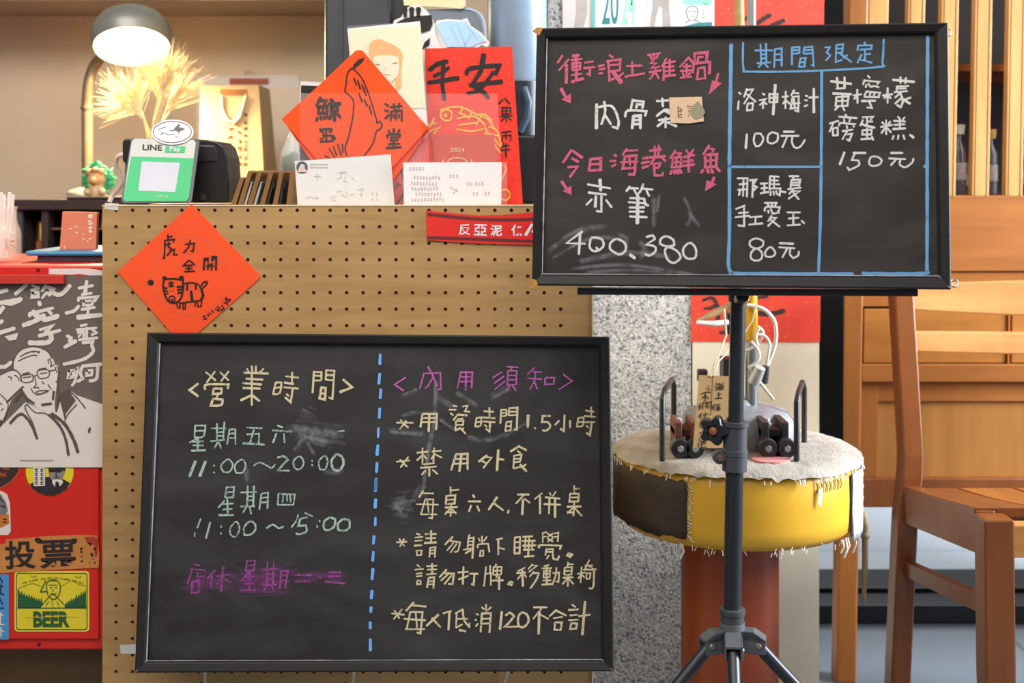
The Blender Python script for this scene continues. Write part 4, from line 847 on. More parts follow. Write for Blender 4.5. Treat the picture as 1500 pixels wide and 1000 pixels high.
W = '''w1.1 70 480 72 440 100 392 150 370 200 373 245 395 265 430; 105 420 140 400 180 392 200 402; 95 442 130 425 170 412 190 415; 120 410 160 395 205 395; 250 430 262 450 258 470 275 460; 245 435 248 455;
110 515 150 508 168 512 168 540 140 550 115 545 105 520; 190 500 200 488 240 484 252 500 245 522 210 530 196 520 190 500; 168 520 180 516 192 512; 252 492 280 486; 120 525 160 520; 205 505 240 500; w1.5 118 508 150 500; w1.4 200 484 235 478; 
178 525 185 560 172 575 200 576; 215 545 225 556; 175 605 200 592 225 590 250 590; w1.4 185 610 220 604 245 592; 290 465 298 490 294 540 285 545; 280 470 290 500;
w2.6 215 662 262 656; w2.4 275 595 270 635; w2.2 120 600 140 630 175 655; 292 545 296 600; 300 620 290 690; 160 580 170 600; 245 560 262 585;
f 300 612 345 582 385 640 335 705 330 740 318 690 308 650; w2.6 55 755 90 718 120 712 160 760 190 832; w1.2 140 660 130 680 170 760 190 832; 140 660 180 700 230 705 280 740; w3.2 265 708 330 760 375 840 395 900; w2.6 250 712 305 770 335 840 348 915; f 445 792 456 772 462 780 458 800 450 806;
w1.2 -60 545 60 487 105 510 108 542; 45 520 62 525 60 540; 75 512 90 520 100 540; w2 38 650 120 570; w2 80 645 110 605; 0 605 45 660 20 740; 0 650 12 660; 10 690 20 680; w1.2 345 582 390 625 435 680; 390 660 345 710 330 745; w2 -5 780 10 740'''
part('line_drawing', draw(W, 0, 400, S, V9, 1.5, .0027), M('#5a4d45', .75), pt, label='brown outlines')
W = '''w1.2 400 75 470 62; w1.4 440 40 432 100; 415 108 465 100; 400 122 398 140; w1.2 405 125 495 118 480 140; 425 140 470 138 465 158 425 160 425 140; w1.2 415 182 480 172; 450 160 445 210; w1.3 335 200 375 190 400 165; w1.8 395 222 512 210;
w1.3 342 315 365 328; w1.2 350 338 370 345; w1.5 330 372 385 340; 410 265 440 258; 390 285 490 275; 395 300 420 290 400 320; 440 275 440 325; 470 285 490 300 465 310; 425 295 425 325; 400 335 495 325; w1.2 420 350 470 345 465 372; w1.3 470 372 470 400 420 435 325 458;
w1.2 350 492 348 525 370 520 374 490 350 492; 390 480 395 478 380 545 365 565; w1.2 420 468 408 500 420 530 395 545; w1.4 420 468 512 458; w1.2 495 462 490 530 455 542; 440 490 440 515 465 512 468 488 440 490;
w1.3 140 55 80 105; 165 60 200 75; 160 85 195 78; w1.2 168 98 165 120 195 118 195 95 168 98; w1.3 235 62 215 90; w1.5 245 70 270 80 250 110; 240 95 215 125; w1.6 265 90 290 108 320 100 355 62;
w1.4 200 145 205 160; w1.3 150 205 270 175; w1.3 175 190 150 215; w1.2 240 180 262 205; w1.7 225 210 180 240 120 262; w1.9 175 205 230 232 295 215;
w1.3 205 285 270 262 240 290; w1.3 230 292 255 300; w1.4 200 315 305 288; w1.8 255 305 262 330 235 350 150 350;
w1.4 0 95 40 85; w1.6 0 150 60 140 110 130; f 30 152 105 128 110 145 60 165 20 158; w1.5 0 200 20 170; w1.5 0 250 15 240; w1.6 0 300 75 278; f 25 318 95 300 85 335 50 340; w1.4 0 470 30 470 58 448'''
rows('brush_writing', W, 0, 400, S, V9, 4.0, mpw, pt, .0024, 'pale brush characters')
W = ';'.join('w.7 %d 945 %d 940 %d 948' % (x, x+8, x+12) for x in range(102, 262, 13))
part('caption', draw(W, 0, 400, S, V9, 1.0, .0027), M('#7a6c62', .8), pt)
hg = stick('red wooden bar clamped over the top of the brown poster', 'poster_hanger', 'hanger', (40, 415))
part('bar', MB().box(at(-60, 0, RD).x, at(97, 0, RD).x, RD-.012, RD-.0025, H-(415-HZ)/F*RD, H-(401.5-HZ)/F*RD), M('#c8352a', .45, var=.08), hg, bevel=.001)
ls = stick('white strip with a red arc on the cabinet edge above the brown poster', c=(110, 403))
part('strip', MB().psheet([(72, 393), (130, 393), (150, 396), (152, 404), (72, 401)], VR, .0014, .0004), mpw, ls)
part('arc', MB().psheet([(102, 403.5), (110, 401.5), (118, 401), (128, 402.5), (130, 403.5)], VR, .0018, .0002), mred, ls)
# stickers
mk_ = M('#2a2524', .6); myel = M('#e6cf2c', .5, var=.04); mor = M('#c8803f', .6, var=.12, vs=40)
s1 = stick('round dark sticker with an orange rim at the left under the brown poster', c=(5, 715))
part('disc', MB().psheet(ell(-14, 668, 48, 49, 48), VR, .0006, .0005), M('#c2562c', .5), s1)
part('disc', MB().psheet(ell(-14, 668, 46, 47, 48), VR, .0009, .0003), M('#3a2a26', .5), s1)
mb = text('MUSIC', 1, 694.5, 5.5, VR, .0013, .02, .9); text('FOR', 9, 685.5, 4, VR, .0013, .02, 1, mb=mb)
part('lettering', mb, M('#d2622f', .5), s1)
s2 = stick('round yellow sticker of a man in a dark suit under the brown poster', c=(73, 726))
part('disc', MB().psheet(ell(73, 690.5, 35, 35, 48), VR, .0006, .0005), myel, s2)
mb = MB()
mb.psheet([(44, 709), (55, 702), (68, 698), (82, 698), (94, 702), (103, 707), (97, 716), (88, 722), (78, 725.2), (68, 725.2), (56, 721), (48, 715)], VR, .0011, .0003)
mb.psheet([(70, 677), (96, 677), (96, 690), (92, 688), (88, 692), (76, 691), (72, 692)], VR, .0013, .0002)
part('suit', mb, mk_, s2)
part('face', MB().psheet([(73, 684), (94, 684), (95, 692), (92, 700), (85, 704), (77, 703), (72, 697)], VR, .0012, .0003), M('#8d8382', .6), s2)
part('shirt', MB().psheet([(77, 702), (91, 702), (93, 706), (84, 717), (77, 707)], VR, .0014, .0002), mpw, s2)
mb = MB().psheet([(82, 705), (86, 705), (88, 712), (84, 718), (81, 712)], VR, .0017, .0002)
draw('74 690 80 689; 86 689 92 690; 80 699 88 699; 83 692 82 696 85 697', 0, 0, 1, VR, 1.1, .0017, mb=mb)
part('features', mb, mk_, s2)
part('name_strip', MB().psheet([(49, 676), (66, 676), (66.5, 711), (50, 711.5)], VR, .0018, .0003), mpw, s2)
W = ''
for cx in (54, 62):
    for j in range(4): W += '%f %f %f %f;%f %f %f %f;%f %f %f %f;' % (cx-2.4, 687+j*6.2, cx+2.4, 686.6+j*6.2, cx, 684.8+j*6.2, cx-.3, 690+j*6.2, cx-2, 689.5+j*6.2, cx+2.2, 689.6+j*6.2)
part('lettering', draw(W, 0, 0, 1, VR, .9, .0022), mk_, s2)
s3 = stick('white rounded sticker with grey and orange drawing low on the red cabinet', c=(4, 783))
part('backing', MB().psheet([(-30, 716), (2, 719), (11, 724), (15, 738), (16, 778), (12, 783), (-30, 784)], VR, .0008, .0006), mpw, s3)
part('drawing', MB().psheet([(-28, 722), (2, 724), (9, 735), (12, 748), (6, 756), (-28, 758)], VR, .0011, .0002), M('#77707a', .6, var=.4, vs=150), s3)
part('drawing', MB().psheet([(-28, 757), (13, 752), (14, 766), (2, 772), (-28, 774)], VR, .0012, .0002), M('#c9772e', .6), s3)
mb = draw('0 728 4 734; 2 740 8 742; 5 760 10 760; 5 764 10 764', 0, 0, 1, VR, 1.8, .0015); part('outline', mb, mk_, s3)
s4 = stick('torn orange-brown paper strip with two large black characters on the red cabinet', c=(70, 838))
part('strip', MB().psheet([(-60, 799), (8, 796), (9, 790), (60, 785.5), (110, 783), (143, 784), (146, 812), (145, 831), (100, 833), (50, 836), (-60, 843)], VR, .0012, .0006), mor, s4)
mb = text('投', 30, 812, 42, VR, .0017, .02, 1.05, -.04); text('票', 85, 811, 42, VR, .0017, .02, 1.2, -.04, mb=mb)
for k in range(16): mb.psheet(ell(random.uniform(118, 140), random.uniform(795, 828), random.uniform(.8, 2.2), random.uniform(.8, 2), 8), VR, .0017, .0002)
mb.psheet(ell(57, 791, 6, 4, 12, .4), VR, .0018, .0002).psheet(ell(108, 792, 6, 4, 12, -.3), VR, .0018, .0002)
part('lettering', mb, M('#2b2020', .7), s4)
part('torn_patch', MB().psheet([(124, 786), (138, 785), (144, 790), (143, 812), (139, 815), (138, 797), (128, 795)], VR, .0017, .0003), M('#b23a26', .6, var=.2), s4)
s5 = stick('yellow and green beer label sticker with a mountain and a face on the red cabinet', c=(76, 924))
part('backing', MB().psheet(rrect(21.5, 836, 131, 924.5, 5), VR, .0008, .0006), M('#e8d84a', .5), s5)
mgr = M('#275c36', .55)
part('border', MB().psheet(rrect(24, 838.5, 128.5, 922, 4), VR, .0012, .0003), mgr, s5)
part('field', MB().psheet(rrect(25.4, 840, 127.2, 920.6, 3.4), VR, .0015, .0003), M('#e6cf2c', .5, var=.04), s5)
mb = MB().psheet([(26, 890.5), (127, 890.5), (127, 889), (26, 889)], VR, .0019, .0002)
tre = [(26.5, 889.5), (26.5, 862)]
x = 27
while x < 60: tre += [(x+1.8, 866+(x-27)*.35+random.uniform(-4, 0)), (x+3.6, 870+(x-27)*.38)]; x += 3.6
tre += [(60, 889.5)]; mb.psheet(tre, VR, .0019, .0002)
tre = [(126.5, 862), (126.5, 889.5), (95, 889.5)]; x = 96
while x < 124: tre += [(x+1.8, 882-(x-96)*.62+random.uniform(-4, 0)), (x+3.6, 884-(x-96)*.6)]; x += 3.6
mb.psheet(tre, VR, .0019, .0002)
draw('w.5 26 862 40 856 50 854 60 858; w.5 90 858 100 852 108 850 116 855 126 857; 60 888 70 876 78 868 86 876 98 888; w.7 68 886 72 880; w.7 84 880 88 888; w.7 76 876 78 888; w1.2 70 852 78 848 87 852 89 862 86 872 79 877 72 872 69 862 70 852; 74 860 77 859; 81 859 84 860; 75 868 79 870 83 868; 78 862 78 866; w.8 72 856 85 856; w.8 75 850 82 850; w1.4 60 866 64 857 68 849; w1.4 60 866 70 865; w.6 45 842 50 844 55 842; w.6 110 843 115 845 120 843', 0, 0, 1, VR, 1.2, .0021, mb=mb)
text('TAIWAN', 120, 887, 2.6, VR, .0021, .01, 1.0, mb=mb)
words = 'THE HIGHER YOU GET THE HIGHER YOU GET'; n = len(words)
for k, ch in enumerate(words):
    if ch == ' ': continue
    u = (k-(n-1)/2)/(n/2); text(ch, 78+u*45, 846+8*u*u, 2.9, VR, .0021, .015, .95, u*.33, mb=mb)
part('print', mb, mgr, s5, label='green print')
part('lettering', text('BEER', 76, 906, 23, VR, .0021, .045, .80), mgr, s5, label='heavy green letters')
part('line', draw('38 902.5 60 903 85 901 115 902', 0, 0, 1, VR, 1.0, .0026), M('#e6cf2c', .5, var=.04), s5, label='yellow scratch')
s6 = stick('blue strip sticker with dark and white marks beside the beer label', c=(4, 936))
part('strip', MB().psheet([(-30, 841), (13, 841), (13, 936), (-30, 936)], VR, .0008, .0006), M('#4b96cf', .5), s6)
mb = draw('0 845 4 852; -2 858 5 858; 2 854 1 868; -2 868 6 870; 0 876 4 884; -2 890 6 890', 0, 0, 1, VR, 2, .0012); part('marks', mb, M('#1b2a44', .6), s6)
mb = draw('-2 900 5 900; 1 896 1 914; -3 914 6 914; -2 922 6 924; 2 918 2 932', 0, 0, 1, VR, 2, .0012); part('marks', mb, mpw, s6, label='white marks')

# on top of the red cabinet
TZ = rz1+.0002
ty = thing('tray', (at(110, 380, 2.2).x, 2.2, TZ), 'blue plastic tray lying on the red cabinet', 'tray')
xa, xb = at(36, 0, 2.13).x, -.66
part('rim', MB().prism([(xa+.006, 2.12, TZ+.010), (xb, 2.12, TZ+.010), (xb, 2.34, TZ+.010), (xa+.006, 2.34, TZ+.010), (xa, 2.325, TZ+.010), (xa, 2.135, TZ+.010)], (0, 0, .0075)), M('#2c87b6', .35, var=.05), ty, bevel=.003)
part('base', MB().box(xa+.02, xb-.003, 2.13, 2.33, TZ, TZ+.0098), M('#5f5a6e', .5), ty, bevel=.002)
bk = thing('booklet', (at(118, 375, 2.2).x, 2.2, TZ+.0178), 'orange-red booklet with white characters standing on the blue tray', 'booklet')
p = [at(91.5, 310, 2.215), at(142, 311, 2.215), at(140.5, 374, 2.19), at(87.5, 374, 2.19)]
for q in p[2:]: q.z = TZ+.0178
VK = TP(p[0], p[1], p[2])
part('cover', MB().prism(p, (0, .012, 0)), M('#cc6a48', .6, var=.04), bk)
W = '925 255 970 250; 945 240 945 280; 925 275 970 272; 925 310 935 325; 950 305 950 350; 930 345 970 340; 925 385 965 380; 945 370 945 435; 930 420 965 425; w.8 725 395 755 390; w.8 780 375 820 368; w.8 790 432 815 436; w.8 860 450 875 448; w.8 865 503 890 498; w.8 930 500 965 496; w.8 910 520 925 525; w.6 680 570 680 620 740 612'
part('cover_print', draw(W, 0, 280, 7.144, VK, 1.5, .0006), M('#e5cfc4', .6), bk, label='white print')
jb = thing('glass_bottle', (at(6, 383, 2.14).x, 2.14, TZ), 'clear glass bottle of paper straws standing on the red cabinet', 'bottle')
jc = (at(5, 0, 2.14).x, 2.14, TZ)
part('glass', MB().lathe([(0, .001), (.027, .001), (.0285, .006), (.0285, .045), (.026, .055), (.0225, .063), (.0215, .072), (.0215, .086), (.0228, .088), (.0228, .0905), (.021, .0905), (.0198, .086), (.0198, .072), (.021, .062), (.0245, .054), (.027, .045), (.027, .006), (0, .005)], jc, 36), glass('clear_glass', (.97, .94, .86, 1), .03, .22), jb, smooth=True)
mst = M('#f1e6dc', .7, var=.03); random.seed(3)
for k in range(14):
    a = k*2.4; r0 = .004+.001*(k % 5); r1 = .006+.0011*(k % 7)
    solo('straw', MB().tube([(jc[0]+r0*math.cos(a), jc[1]+r0*math.sin(a), TZ+.0065), (jc[0]+r1*math.cos(a)*1.45, jc[1]+r1*math.sin(a)*1.45, TZ+.106+.004*(k % 3))], .0026, 8), mst, 'white paper straw standing in the glass bottle on the red cabinet', 'straw', 'white paper straws in the glass bottle', smooth=True)
part('print', draw('w.8 8 350 10 366; w.8 12 352 12 366; 15 354 22 352; 16 358 22 362', 0, 0, 1, VP(2.1105), 1.2), M('#b9685a', .6), jb, label='reddish print')

# ------------------------------------------------------------------ back counter behind
BD = 2.72
bz = H-(292-HZ)/F*BD
mwd = M('#2b2521', .55, var=.2)
bc = thing('shelf_unit', (-.75, BD+.2, 0), 'dark open shelf unit behind the red cabinet with bottles inside', 'shelf')
xL = at(23, 0, BD).x; xR = -.10
def col(x0, x1, m): return MB().box(x0, x1, BD, BD+.4, 0, m)
X = lambda px: at(px, 0, BD).x
part('top', MB().box(xL, xR, BD-.01, BD+.5, bz-.022, bz).box(X(100), xR, BD-.012, BD+.5, bz, bz+.006), mwd, bc, bevel=.002)
part('side', MB().box(xL, X(32), BD, BD+.5, 0, bz-.022), M('#3a4049', .5), bc, bevel=.002)
part('divider', MB().box(X(60), X(70), BD, BD+.5, 0, bz-.022), mwd, bc, bevel=.002)
part('divider', MB().box(X(150), X(160), BD, BD+.5, 0, bz-.022), mwd, bc, bevel=.002)
part('back', MB().box(xL, xR, BD+.48, BD+.5, 0, bz-.022), M('#4a3c2c', .7, var=.3, vs=9), bc)
part('shelf_board', MB().box(X(70), X(150), BD+.02, BD+.48, H-(337-HZ)/F*BD, H-(334-HZ)/F*BD), M('#6b5232', .6), bc)
part('shelf_board', MB().box(X(32), X(150), BD+.02, BD+.48, H-(392-HZ)/F*BD, H-(388-HZ)/F*BD), mwd, bc)
solo('tin', MB().lathe([(0, 0), (.0125, 0), (.0125, .052), (.010, .055), (.010, .06), (0, .06)], (X(46), BD+.14, H-(388-HZ)/F*(BD)+.0003), 24), M('#b08a48', .3, metal=.7), 'tall gold tin in the left bay of the dark shelf unit', 'tin', smooth=True)
solo('tin', MB().lathe([(0, 0), (.011, 0), (.011, .085), (.008, .092), (0, .092)], (X(40), BD+.08, H-(388-HZ)/F*(BD)+.0003), 24), M('#caa262', .28, metal=.8), 'slim brass bottle in the left bay of the dark shelf unit', 'bottle', smooth=True)
solo('box', MB().box(X(45), X(60)-.002, BD+.03, BD+.06, H-(388-HZ)/F*BD+.0002, H-(354-HZ)/F*BD), M('#8a5a38', .6), 'small brown box low in the left bay of the dark shelf unit', 'box', bevel=.001)
solo('jar', MB().lathe([(0, 0), (.011, 0), (.012, .004), (.012, .022), (.009, .027), (0, .027)], (X(83), BD+.1, H-(334-HZ)/F*BD+.0003), 24), M('#8f7440', .3, metal=.3), 'small amber jar on the inner shelf of the dark shelf unit', 'jar', smooth=True)
solo('box', MB().box(X(142), X(149), BD+.03, BD+.06, H-(334-HZ)/F*BD+.0002, H-(311-HZ)/F*BD), M('#d3b478', .7), 'small cream box on the inner shelf beside the orange-red booklet', 'box')
# ornament on the shelf unit
oz = bz+.0062
on = thing('ornament', (at(141, 0, 2.78).x, 2.78, oz), 'small gold ornament with a bright green ruff standing under the desk lamp', 'ornament')
oc = V((at(141, 0, 2.78).x, 2.78, oz+.030))
mb = MB(); random.seed(11)
for k in range(70):
    a = random.uniform(0, 6.28); r = random.uniform(.024, .040); e = random.uniform(-.4, .4)
    p = oc+V((.022*math.cos(a), .012, .004+.024*math.sin(a))); q = oc+V((r*math.cos(a+e), .012+random.uniform(-.01, .01), .006+r*1.05*math.sin(a+e)))
    mb.tube([p, (p+q)/2+V((random.uniform(-.004, .004), -.004, .003)), q], [.005, .005, .0015], 6)
part('ruff', mb, M('#2fae7a', .6, var=.15), on, smooth=True)
mgo = M('#d2a368', .45, var=.15)
def ball(c, r, sz=1, n=18):
    return [(r*math.sin(math.pi*i/12), -r*sz*math.cos(math.pi*i/12)) for i in range(13)]
mb = MB().lathe(ball(oc, .017), oc+V((0, -.004, .007)), 24)
mb.lathe(ball(oc, .0075), oc+V((0, -.02, .004)), 16); mb.lathe(ball(oc, .007), oc+V((-.013, -.006, .022)), 16); mb.lathe(ball(oc, .007), oc+V((.013, -.006, .022)), 16)
part('head', mb, mgo, on, smooth=True)
mb = MB().lathe([(0, 0), (.018, 0), (.02, .006), (.015, .02), (.008, .03), (0, .032)], (oc.x, oc.y, oz), 24)
mb.lathe(ball(oc, .008), (oc.x-.016, oc.y-.012, oz+.009), 14); mb.lathe(ball(oc, .008), (oc.x+.016, oc.y-.012, oz+.009), 14)
part('body', mb, M('#c9a27a', .45, var=.2, vs=90), on, smooth=True)
part('crown', MB().lathe([(0, .010), (.013, .010), (.011, .016), (.006, .018), (0, .022)], oc+V((0, -.004, .012)), 20), M('#a4623a', .5), on, smooth=True)

# desk lamp
LD = 2.95
lp = thing('desk_lamp', (at(128, 0, LD).x, LD, bz+.0062), 'lit desk lamp with a domed silver-grey shade on a bent metal neck', 'lamp')
mlm = M('#8f9188', .38, metal=.35, var=.08); mnk = M('#6f6250', .5, metal=.4)
part('base', MB().lathe([(0, 0), (.045, 0), (.045, .006), (.04, .012), (.018, .018), (0, .018)], (at(128, 0, LD).x, LD, bz+.0062), 40), mlm, lp, smooth=True)
hd = at(193, 66, LD-.05); ax = V((.13, -.42, -.88)).normalized()
nk = [at(128, 285, LD), at(128, 200, LD), at(127.5, 150, LD), at(130, 122, LD), at(137, 99, LD+.02), at(149, 83, LD+.05), at(165, 66, LD+.07), hd-ax*.07+V((0, .01, 0))]
part('neck', MB().tube([V((nk[0].x, nk[0].y, bz+.02))]+nk[:2]+curve3(nk[2:]), .0122, 18), mnk, lp, smooth=True)
part('collar', MB().lathe([(.0135, -.004), (.0145, 0), (.0135, .004)], at(127.6, 158, LD), 20), mnk, lp, smooth=True)
R0 = .0835
prof = [(R0*.985, .006), (R0, .0), (R0*1.04, -.012), (R0*1.07, -.028), (R0*1.0, -.046), (R0*.86, -.062), (R0*.62, -.076), (R0*.3, -.084), (0.0, -.086)]
inn = [(0.0, -.078), (R0*.6, -.068), (R0*.95, -.044), (R0*1.0, -.028), (R0*.975, .0), (R0*.985, .006)]
part('lamp_shade', MB().lathe([(r, z) for r, z in inn]+prof, hd, 48, ax), mlm, lp, smooth=True)
part('bulb', MB().lathe([(0, -.020), (R0*.7, -.016), (R0*.96, -.006), (R0*.98, -.010), (0, -.03)], hd, 40, ax), emit('lamp_glow', (1, .86, .6, 1), 9), lp, smooth=True, label='glowing white diffuser')
l = bpy.data.lights.new('desk_lamp_light', 'SPOT'); l.energy = 80; l.color = (1, .70, .38); l.shadow_soft_size = .06; l.spot_size = 2.7; l.spot_blend = .5
o = bpy.data.objects.new('desk_lamp_light', l); COL.objects.link(o); o.location = hd+ax*.016; o.rotation_euler = ax.to_track_quat('-Z', 'Y').to_euler()

# dried wheat in a vase
wt = thing('dried_wheat', (at(225, 0, 2.8).x, 2.8, bz+.0062), 'bunch of pale dried wheat in a vase glowing under the desk lamp', 'plant')
vz = bz+.0062; wc_ = V((at(222, 0, 2.8).x, 2.8, vz))
part('vase', MB().lathe([(0, 0), (.026, 0), (.03, .02), (.028, .05), (.016, .075), (.018, .085), (.014, .085), (.012, .075), (0, .07)], wc_, 28), M('#e2d8c8', .4), wt, smooth=True)
mwh = M('#efdba6', .7, var=.12); random.seed(5)
tips = [(186, 132, -.8), (178, 142, -1.2), (194, 126, -.4), (238, 104, .0), (247, 98, .35), (254, 100, .8), (230, 108, -.35), (268, 126, .8), (190, 146, -.8), (262, 132, .5), (240, 122, .1), (176, 152, -1.5)]
for k, (tx, ty_, lean) in enumerate(tips):
    tip = at(tx, ty_, 2.8+random.uniform(-.03, .03)); b0 = wc_+V((random.uniform(-.006, .006), random.uniform(-.006, .006), .078))
    d = V((math.sin(lean*.8), random.uniform(-.15, .15), math.cos(lean*.8))).normalized()
    e0 = tip-d*.052
    mid = (b0+e0)/2+V((-(e0.x-b0.x)*.18, 0, .01))
    st = part('stalk', MB().tube([b0, mid, e0], .0011, 6), mwh, wt)
    mb = MB()
    for j in range(9):
        for s in (-1, 1, -.6, .6):
            c = e0+d*(.005*j); side = V((d.z, 0, -d.x))*s; ro = V((0, random.uniform(-1, 1), 0))
            g = (d*1.0+side*.45+ro*.3).normalized()
            mb.tube([c, c+g*.006, c+g*.011], [.0008, .0022, .0006], 5)
            aw = (d+side*random.uniform(.15, 1.25)+ro*.45).normalized()
            mb.tube([c+g*.008, c+g*.008+aw*random.uniform(.045, .085)], [.0007, .0004], 4)
    part('ear', mb, mwh, st)

# paper bag and sheets on the wall
sh = thing('calendar_sheet', at(340, 290, 3.29), 'white calendar sheet with a dark red head bar on the wall behind the paper bag', 'calendar')
VW = VP(3.295)
part('sheet', MB().psheet([(288, 111), (438, 110), (440, 300), (286, 300)], VW, 0, .001), M('#ded8d2', .7, var=.02), sh)
part('head_bar', MB().psheet([(337, 115), (393, 115), (393, 123), (337, 123)], VW, .006, .006), M('#8a3b2c', .5), sh)
part('print', draw('w1.2 402 133 425 155 ; w.8 415 150 430 170; 405 140 412 146', 0, 0, 1, VW, 3, .0012), M('#d98d7c', .6), sh, label='reddish print')
part('loop', MB().tube([VW.at(366+7*math.cos(a), 111-7*math.sin(a), .004) for a in [i*math.pi/8 for i in range(9)]], .001, 6), steel, sh)
bg = thing('paper_bag', (at(340, 0, 2.95).x, 2.98, bz+.0062), 'cream paper bag with a cord handle and dark brush writing', 'bag')
mbag = M('#c2a47a', .75, var=.05, vs=8)
zb = bz+.0062; b0 = [V((at(290, 0, 2.95).x, 2.95, zb)), V((at(388, 0, 2.95).x, 2.95, zb)), V((at(388, 0, 2.95).x+.012, 3.06, zb)), V((at(290, 0, 2.95).x+.01, 3.06, zb))]
t0 = [at(294, 126, 2.975), at(379, 124, 2.975), at(395, 131, 3.04), at(306, 130, 3.04)]
part('bag_body', MB().add(b0+t0, [(0, 1, 5, 4), (1, 2, 6, 5), (2, 3, 7, 6), (3, 0, 4, 7), (0, 3, 2, 1)]), mbag, bg)
VBg = TP(b0[0], b0[1], t0[0])
part('handle', MB().tube([VBg.at(*q, .004) for q in ((325, 140), (326, 160), (332, 174), (343, 181), (352, 172), (357, 155), (361, 140))], .0032, 8), M('#ecd9b4', .7), bg, smooth=True)
part('handle_patch', MB().psheet([(323, 131), (362, 131), (363, 140), (322, 140)], VBg, .001, .0008), M('#8a5a2c', .7), bg)
W = ''
random.seed(21)
for cx, y0, n, sc_ in ((338, 178, 9, 1.25), (351, 196, 5, .9), (360, 168, 8, .8)):
    for j in range(n):
        y = y0+j*(11.5 if sc_ > 1 else 10.5)
        if y > 270: break
        for q in range(4):
            a = random.choice((0, 0, 1.5, .8, -.8)); r = random.uniform(2, 3.6)*sc_; x = cx+random.uniform(-2, 2)*sc_; yy = y+random.uniform(-3, 3)
            W += '%f %f %f %f;' % (x-r*math.cos(a), yy-r*math.sin(a), x+r*math.cos(a), yy+r*math.sin(a))
part('brush_writing', draw(W, 0, 0, 1, VBg, 1.5, .001), M('#3f2f24', .8), bg)
solo('wall_sheet', MB().psheet([(395, 128), (476, 128), (476, 300), (410, 300)], VP(3.27), 0, .0006), M('#e0cdb8', .7, var=.03), 'pale paper sheet on the wall between paper bag and grey machine', 'sheet')
# ------------------------------------------------------------------ papers on the right wall
WD = 2.4985
VQ = VP(WD)
sd = thing('red_wall_sheet', at(1110, 502, WD), 'large red gold-flecked paper with black brush strokes on the cream wall behind the upper chalkboard', 'sheet')
part('sheet', MB().psheet([(1012, -60), (1208, -60), (1201, 501), (1012, 500)], VQ, .0005, .0008), flecked('gold_flecked_red_wall_paper', '#e0402c', '#f0a060', 120, .09), sd)
W = '''1030 440 1042 436 1050 445 1040 452; 1045 436 1052 452 1040 462; 1108 436 1124 434; w1.6 1110 458 1128 460 1148 455; 1055 487 1075 486; w.8 1032 452 1052 448; w1.4 1052 462 1052 470; w1.5 1110 34 1118 28 1128 22; w1.6 1130 38 1148 30; 1100 20 1090 30'''
part('brush_writing', draw(W, 0, 0, 1, VQ, 4.5, .0009), M('#33201d', .7), sd)
k1 = thing('poster', at(835, 44, WD), 'grey print of a pale pillar at the far left above the upper chalkboard', 'poster')
part('sheet', MB().psheet([(824, -60), (868, -60), (868, 70), (824, 70)], VQ, .0006, .0008), M('#d9cfc8', .7, var=.03), k1)
part('print', MB().psheet([(843, -60), (862, -60), (860, 20), (855, 40), (848, 60), (841, 42), (845, 20)], VQ, .001, .0002), M('#b5aaa2', .7, var=.15, vs=40), k1)
k2 = thing('calendar', at(910, 60, WD), 'white calendar with a teal and green year 2024 above the upper chalkboard', 'calendar')
part('sheet', MB().psheet([(867, -60), (985, -60), (985, 70), (867, 70)], VQ, .0012, .0008), M('#e4e6e8', .6, var=.02), k2)
part('spine', MB().psheet([(866, -60), (872, -60), (872, 70), (866, 70)], VQ, .0016, .0004), M('#6fb3ac', .6), k2)
mteal = M('#2f7f80', .6); mlg = M('#8fe3bb', .6)
part('lettering', text('20', 894, 6, 61, VQ, .0016, .01, .30), mteal, k2, label='teal figures')
part('lettering', text('24', 920.5, 6, 61, VQ, .0018, .01, .23), mlg, k2, label='pale green figures')
part('caption', draw('882 41 925 41', 0, 0, 1, VQ, 1.2, .0016), M('#8aa3a8', .6), k2)
k3 = thing('poster', at(965, 60, WD), 'grey print of two slim standing trunks beside the calendar above the upper chalkboard', 'poster')
part('sheet', MB().psheet([(948, -60), (988, -60), (988, 70), (948, 70)], VQ, .0022, .0008), M('#dadadd', .6, var=.02), k3)
part('print', MB().psheet([(952, -60), (983, -60), (980, 8), (983, 40), (984, 60), (974, 60), (971, 40), (970, 12), (966, 8), (962, 22), (958, 44), (956, 60), (950, 60), (952, 36), (956, 10)], VQ, .0026, .0002), M('#a59d98', .7, var=.12, vs=50), k3)
k4 = thing('poster', at(1020, 60, WD), 'white print with green and line-drawn faces between the calendar and the red wall paper', 'poster')
part('sheet', MB().psheet([(985, -60), (1046, -60), (1046, 70), (985, 70)], VQ, .0018, .0008), M('#dfe2e2', .6, var=.02), k4)
part('print', MB().psheet([(1000, -60), (1044, -60), (1043, 8), (1000, 7)], VQ, .0022, .0002), mlg, k4)
part('print', MB().psheet([(1003, 38), (1020, 34), (1043, 32), (1043, 60), (1003, 60)], VQ, .0022, .0002), mteal, k4)
part('drawing', MB().psheet([(1004, 10), (1043, 10), (1043, 31), (1020, 34), (1004, 36)], VQ, .0021, .0002), M('#cfcfca', .6), k4)
W = '1006 14 1012 9 1020 11 1022 20 1018 29 1010 30 1006 22 1006 14; 1009 17 1012 17; 1016 17 1019 17; 1012 24 1017 24; 1004 34 1010 30; 1018 29 1026 34; 1030 3 1034 8 1038 3; 1029 14 1032 14; 1029 20 1032 20; 1029 26 1032 26'
part('drawing', draw(W, 0, 0, 1, VQ, 1, .0024), M('#5f6664', .7), k4, label='line-drawn face')

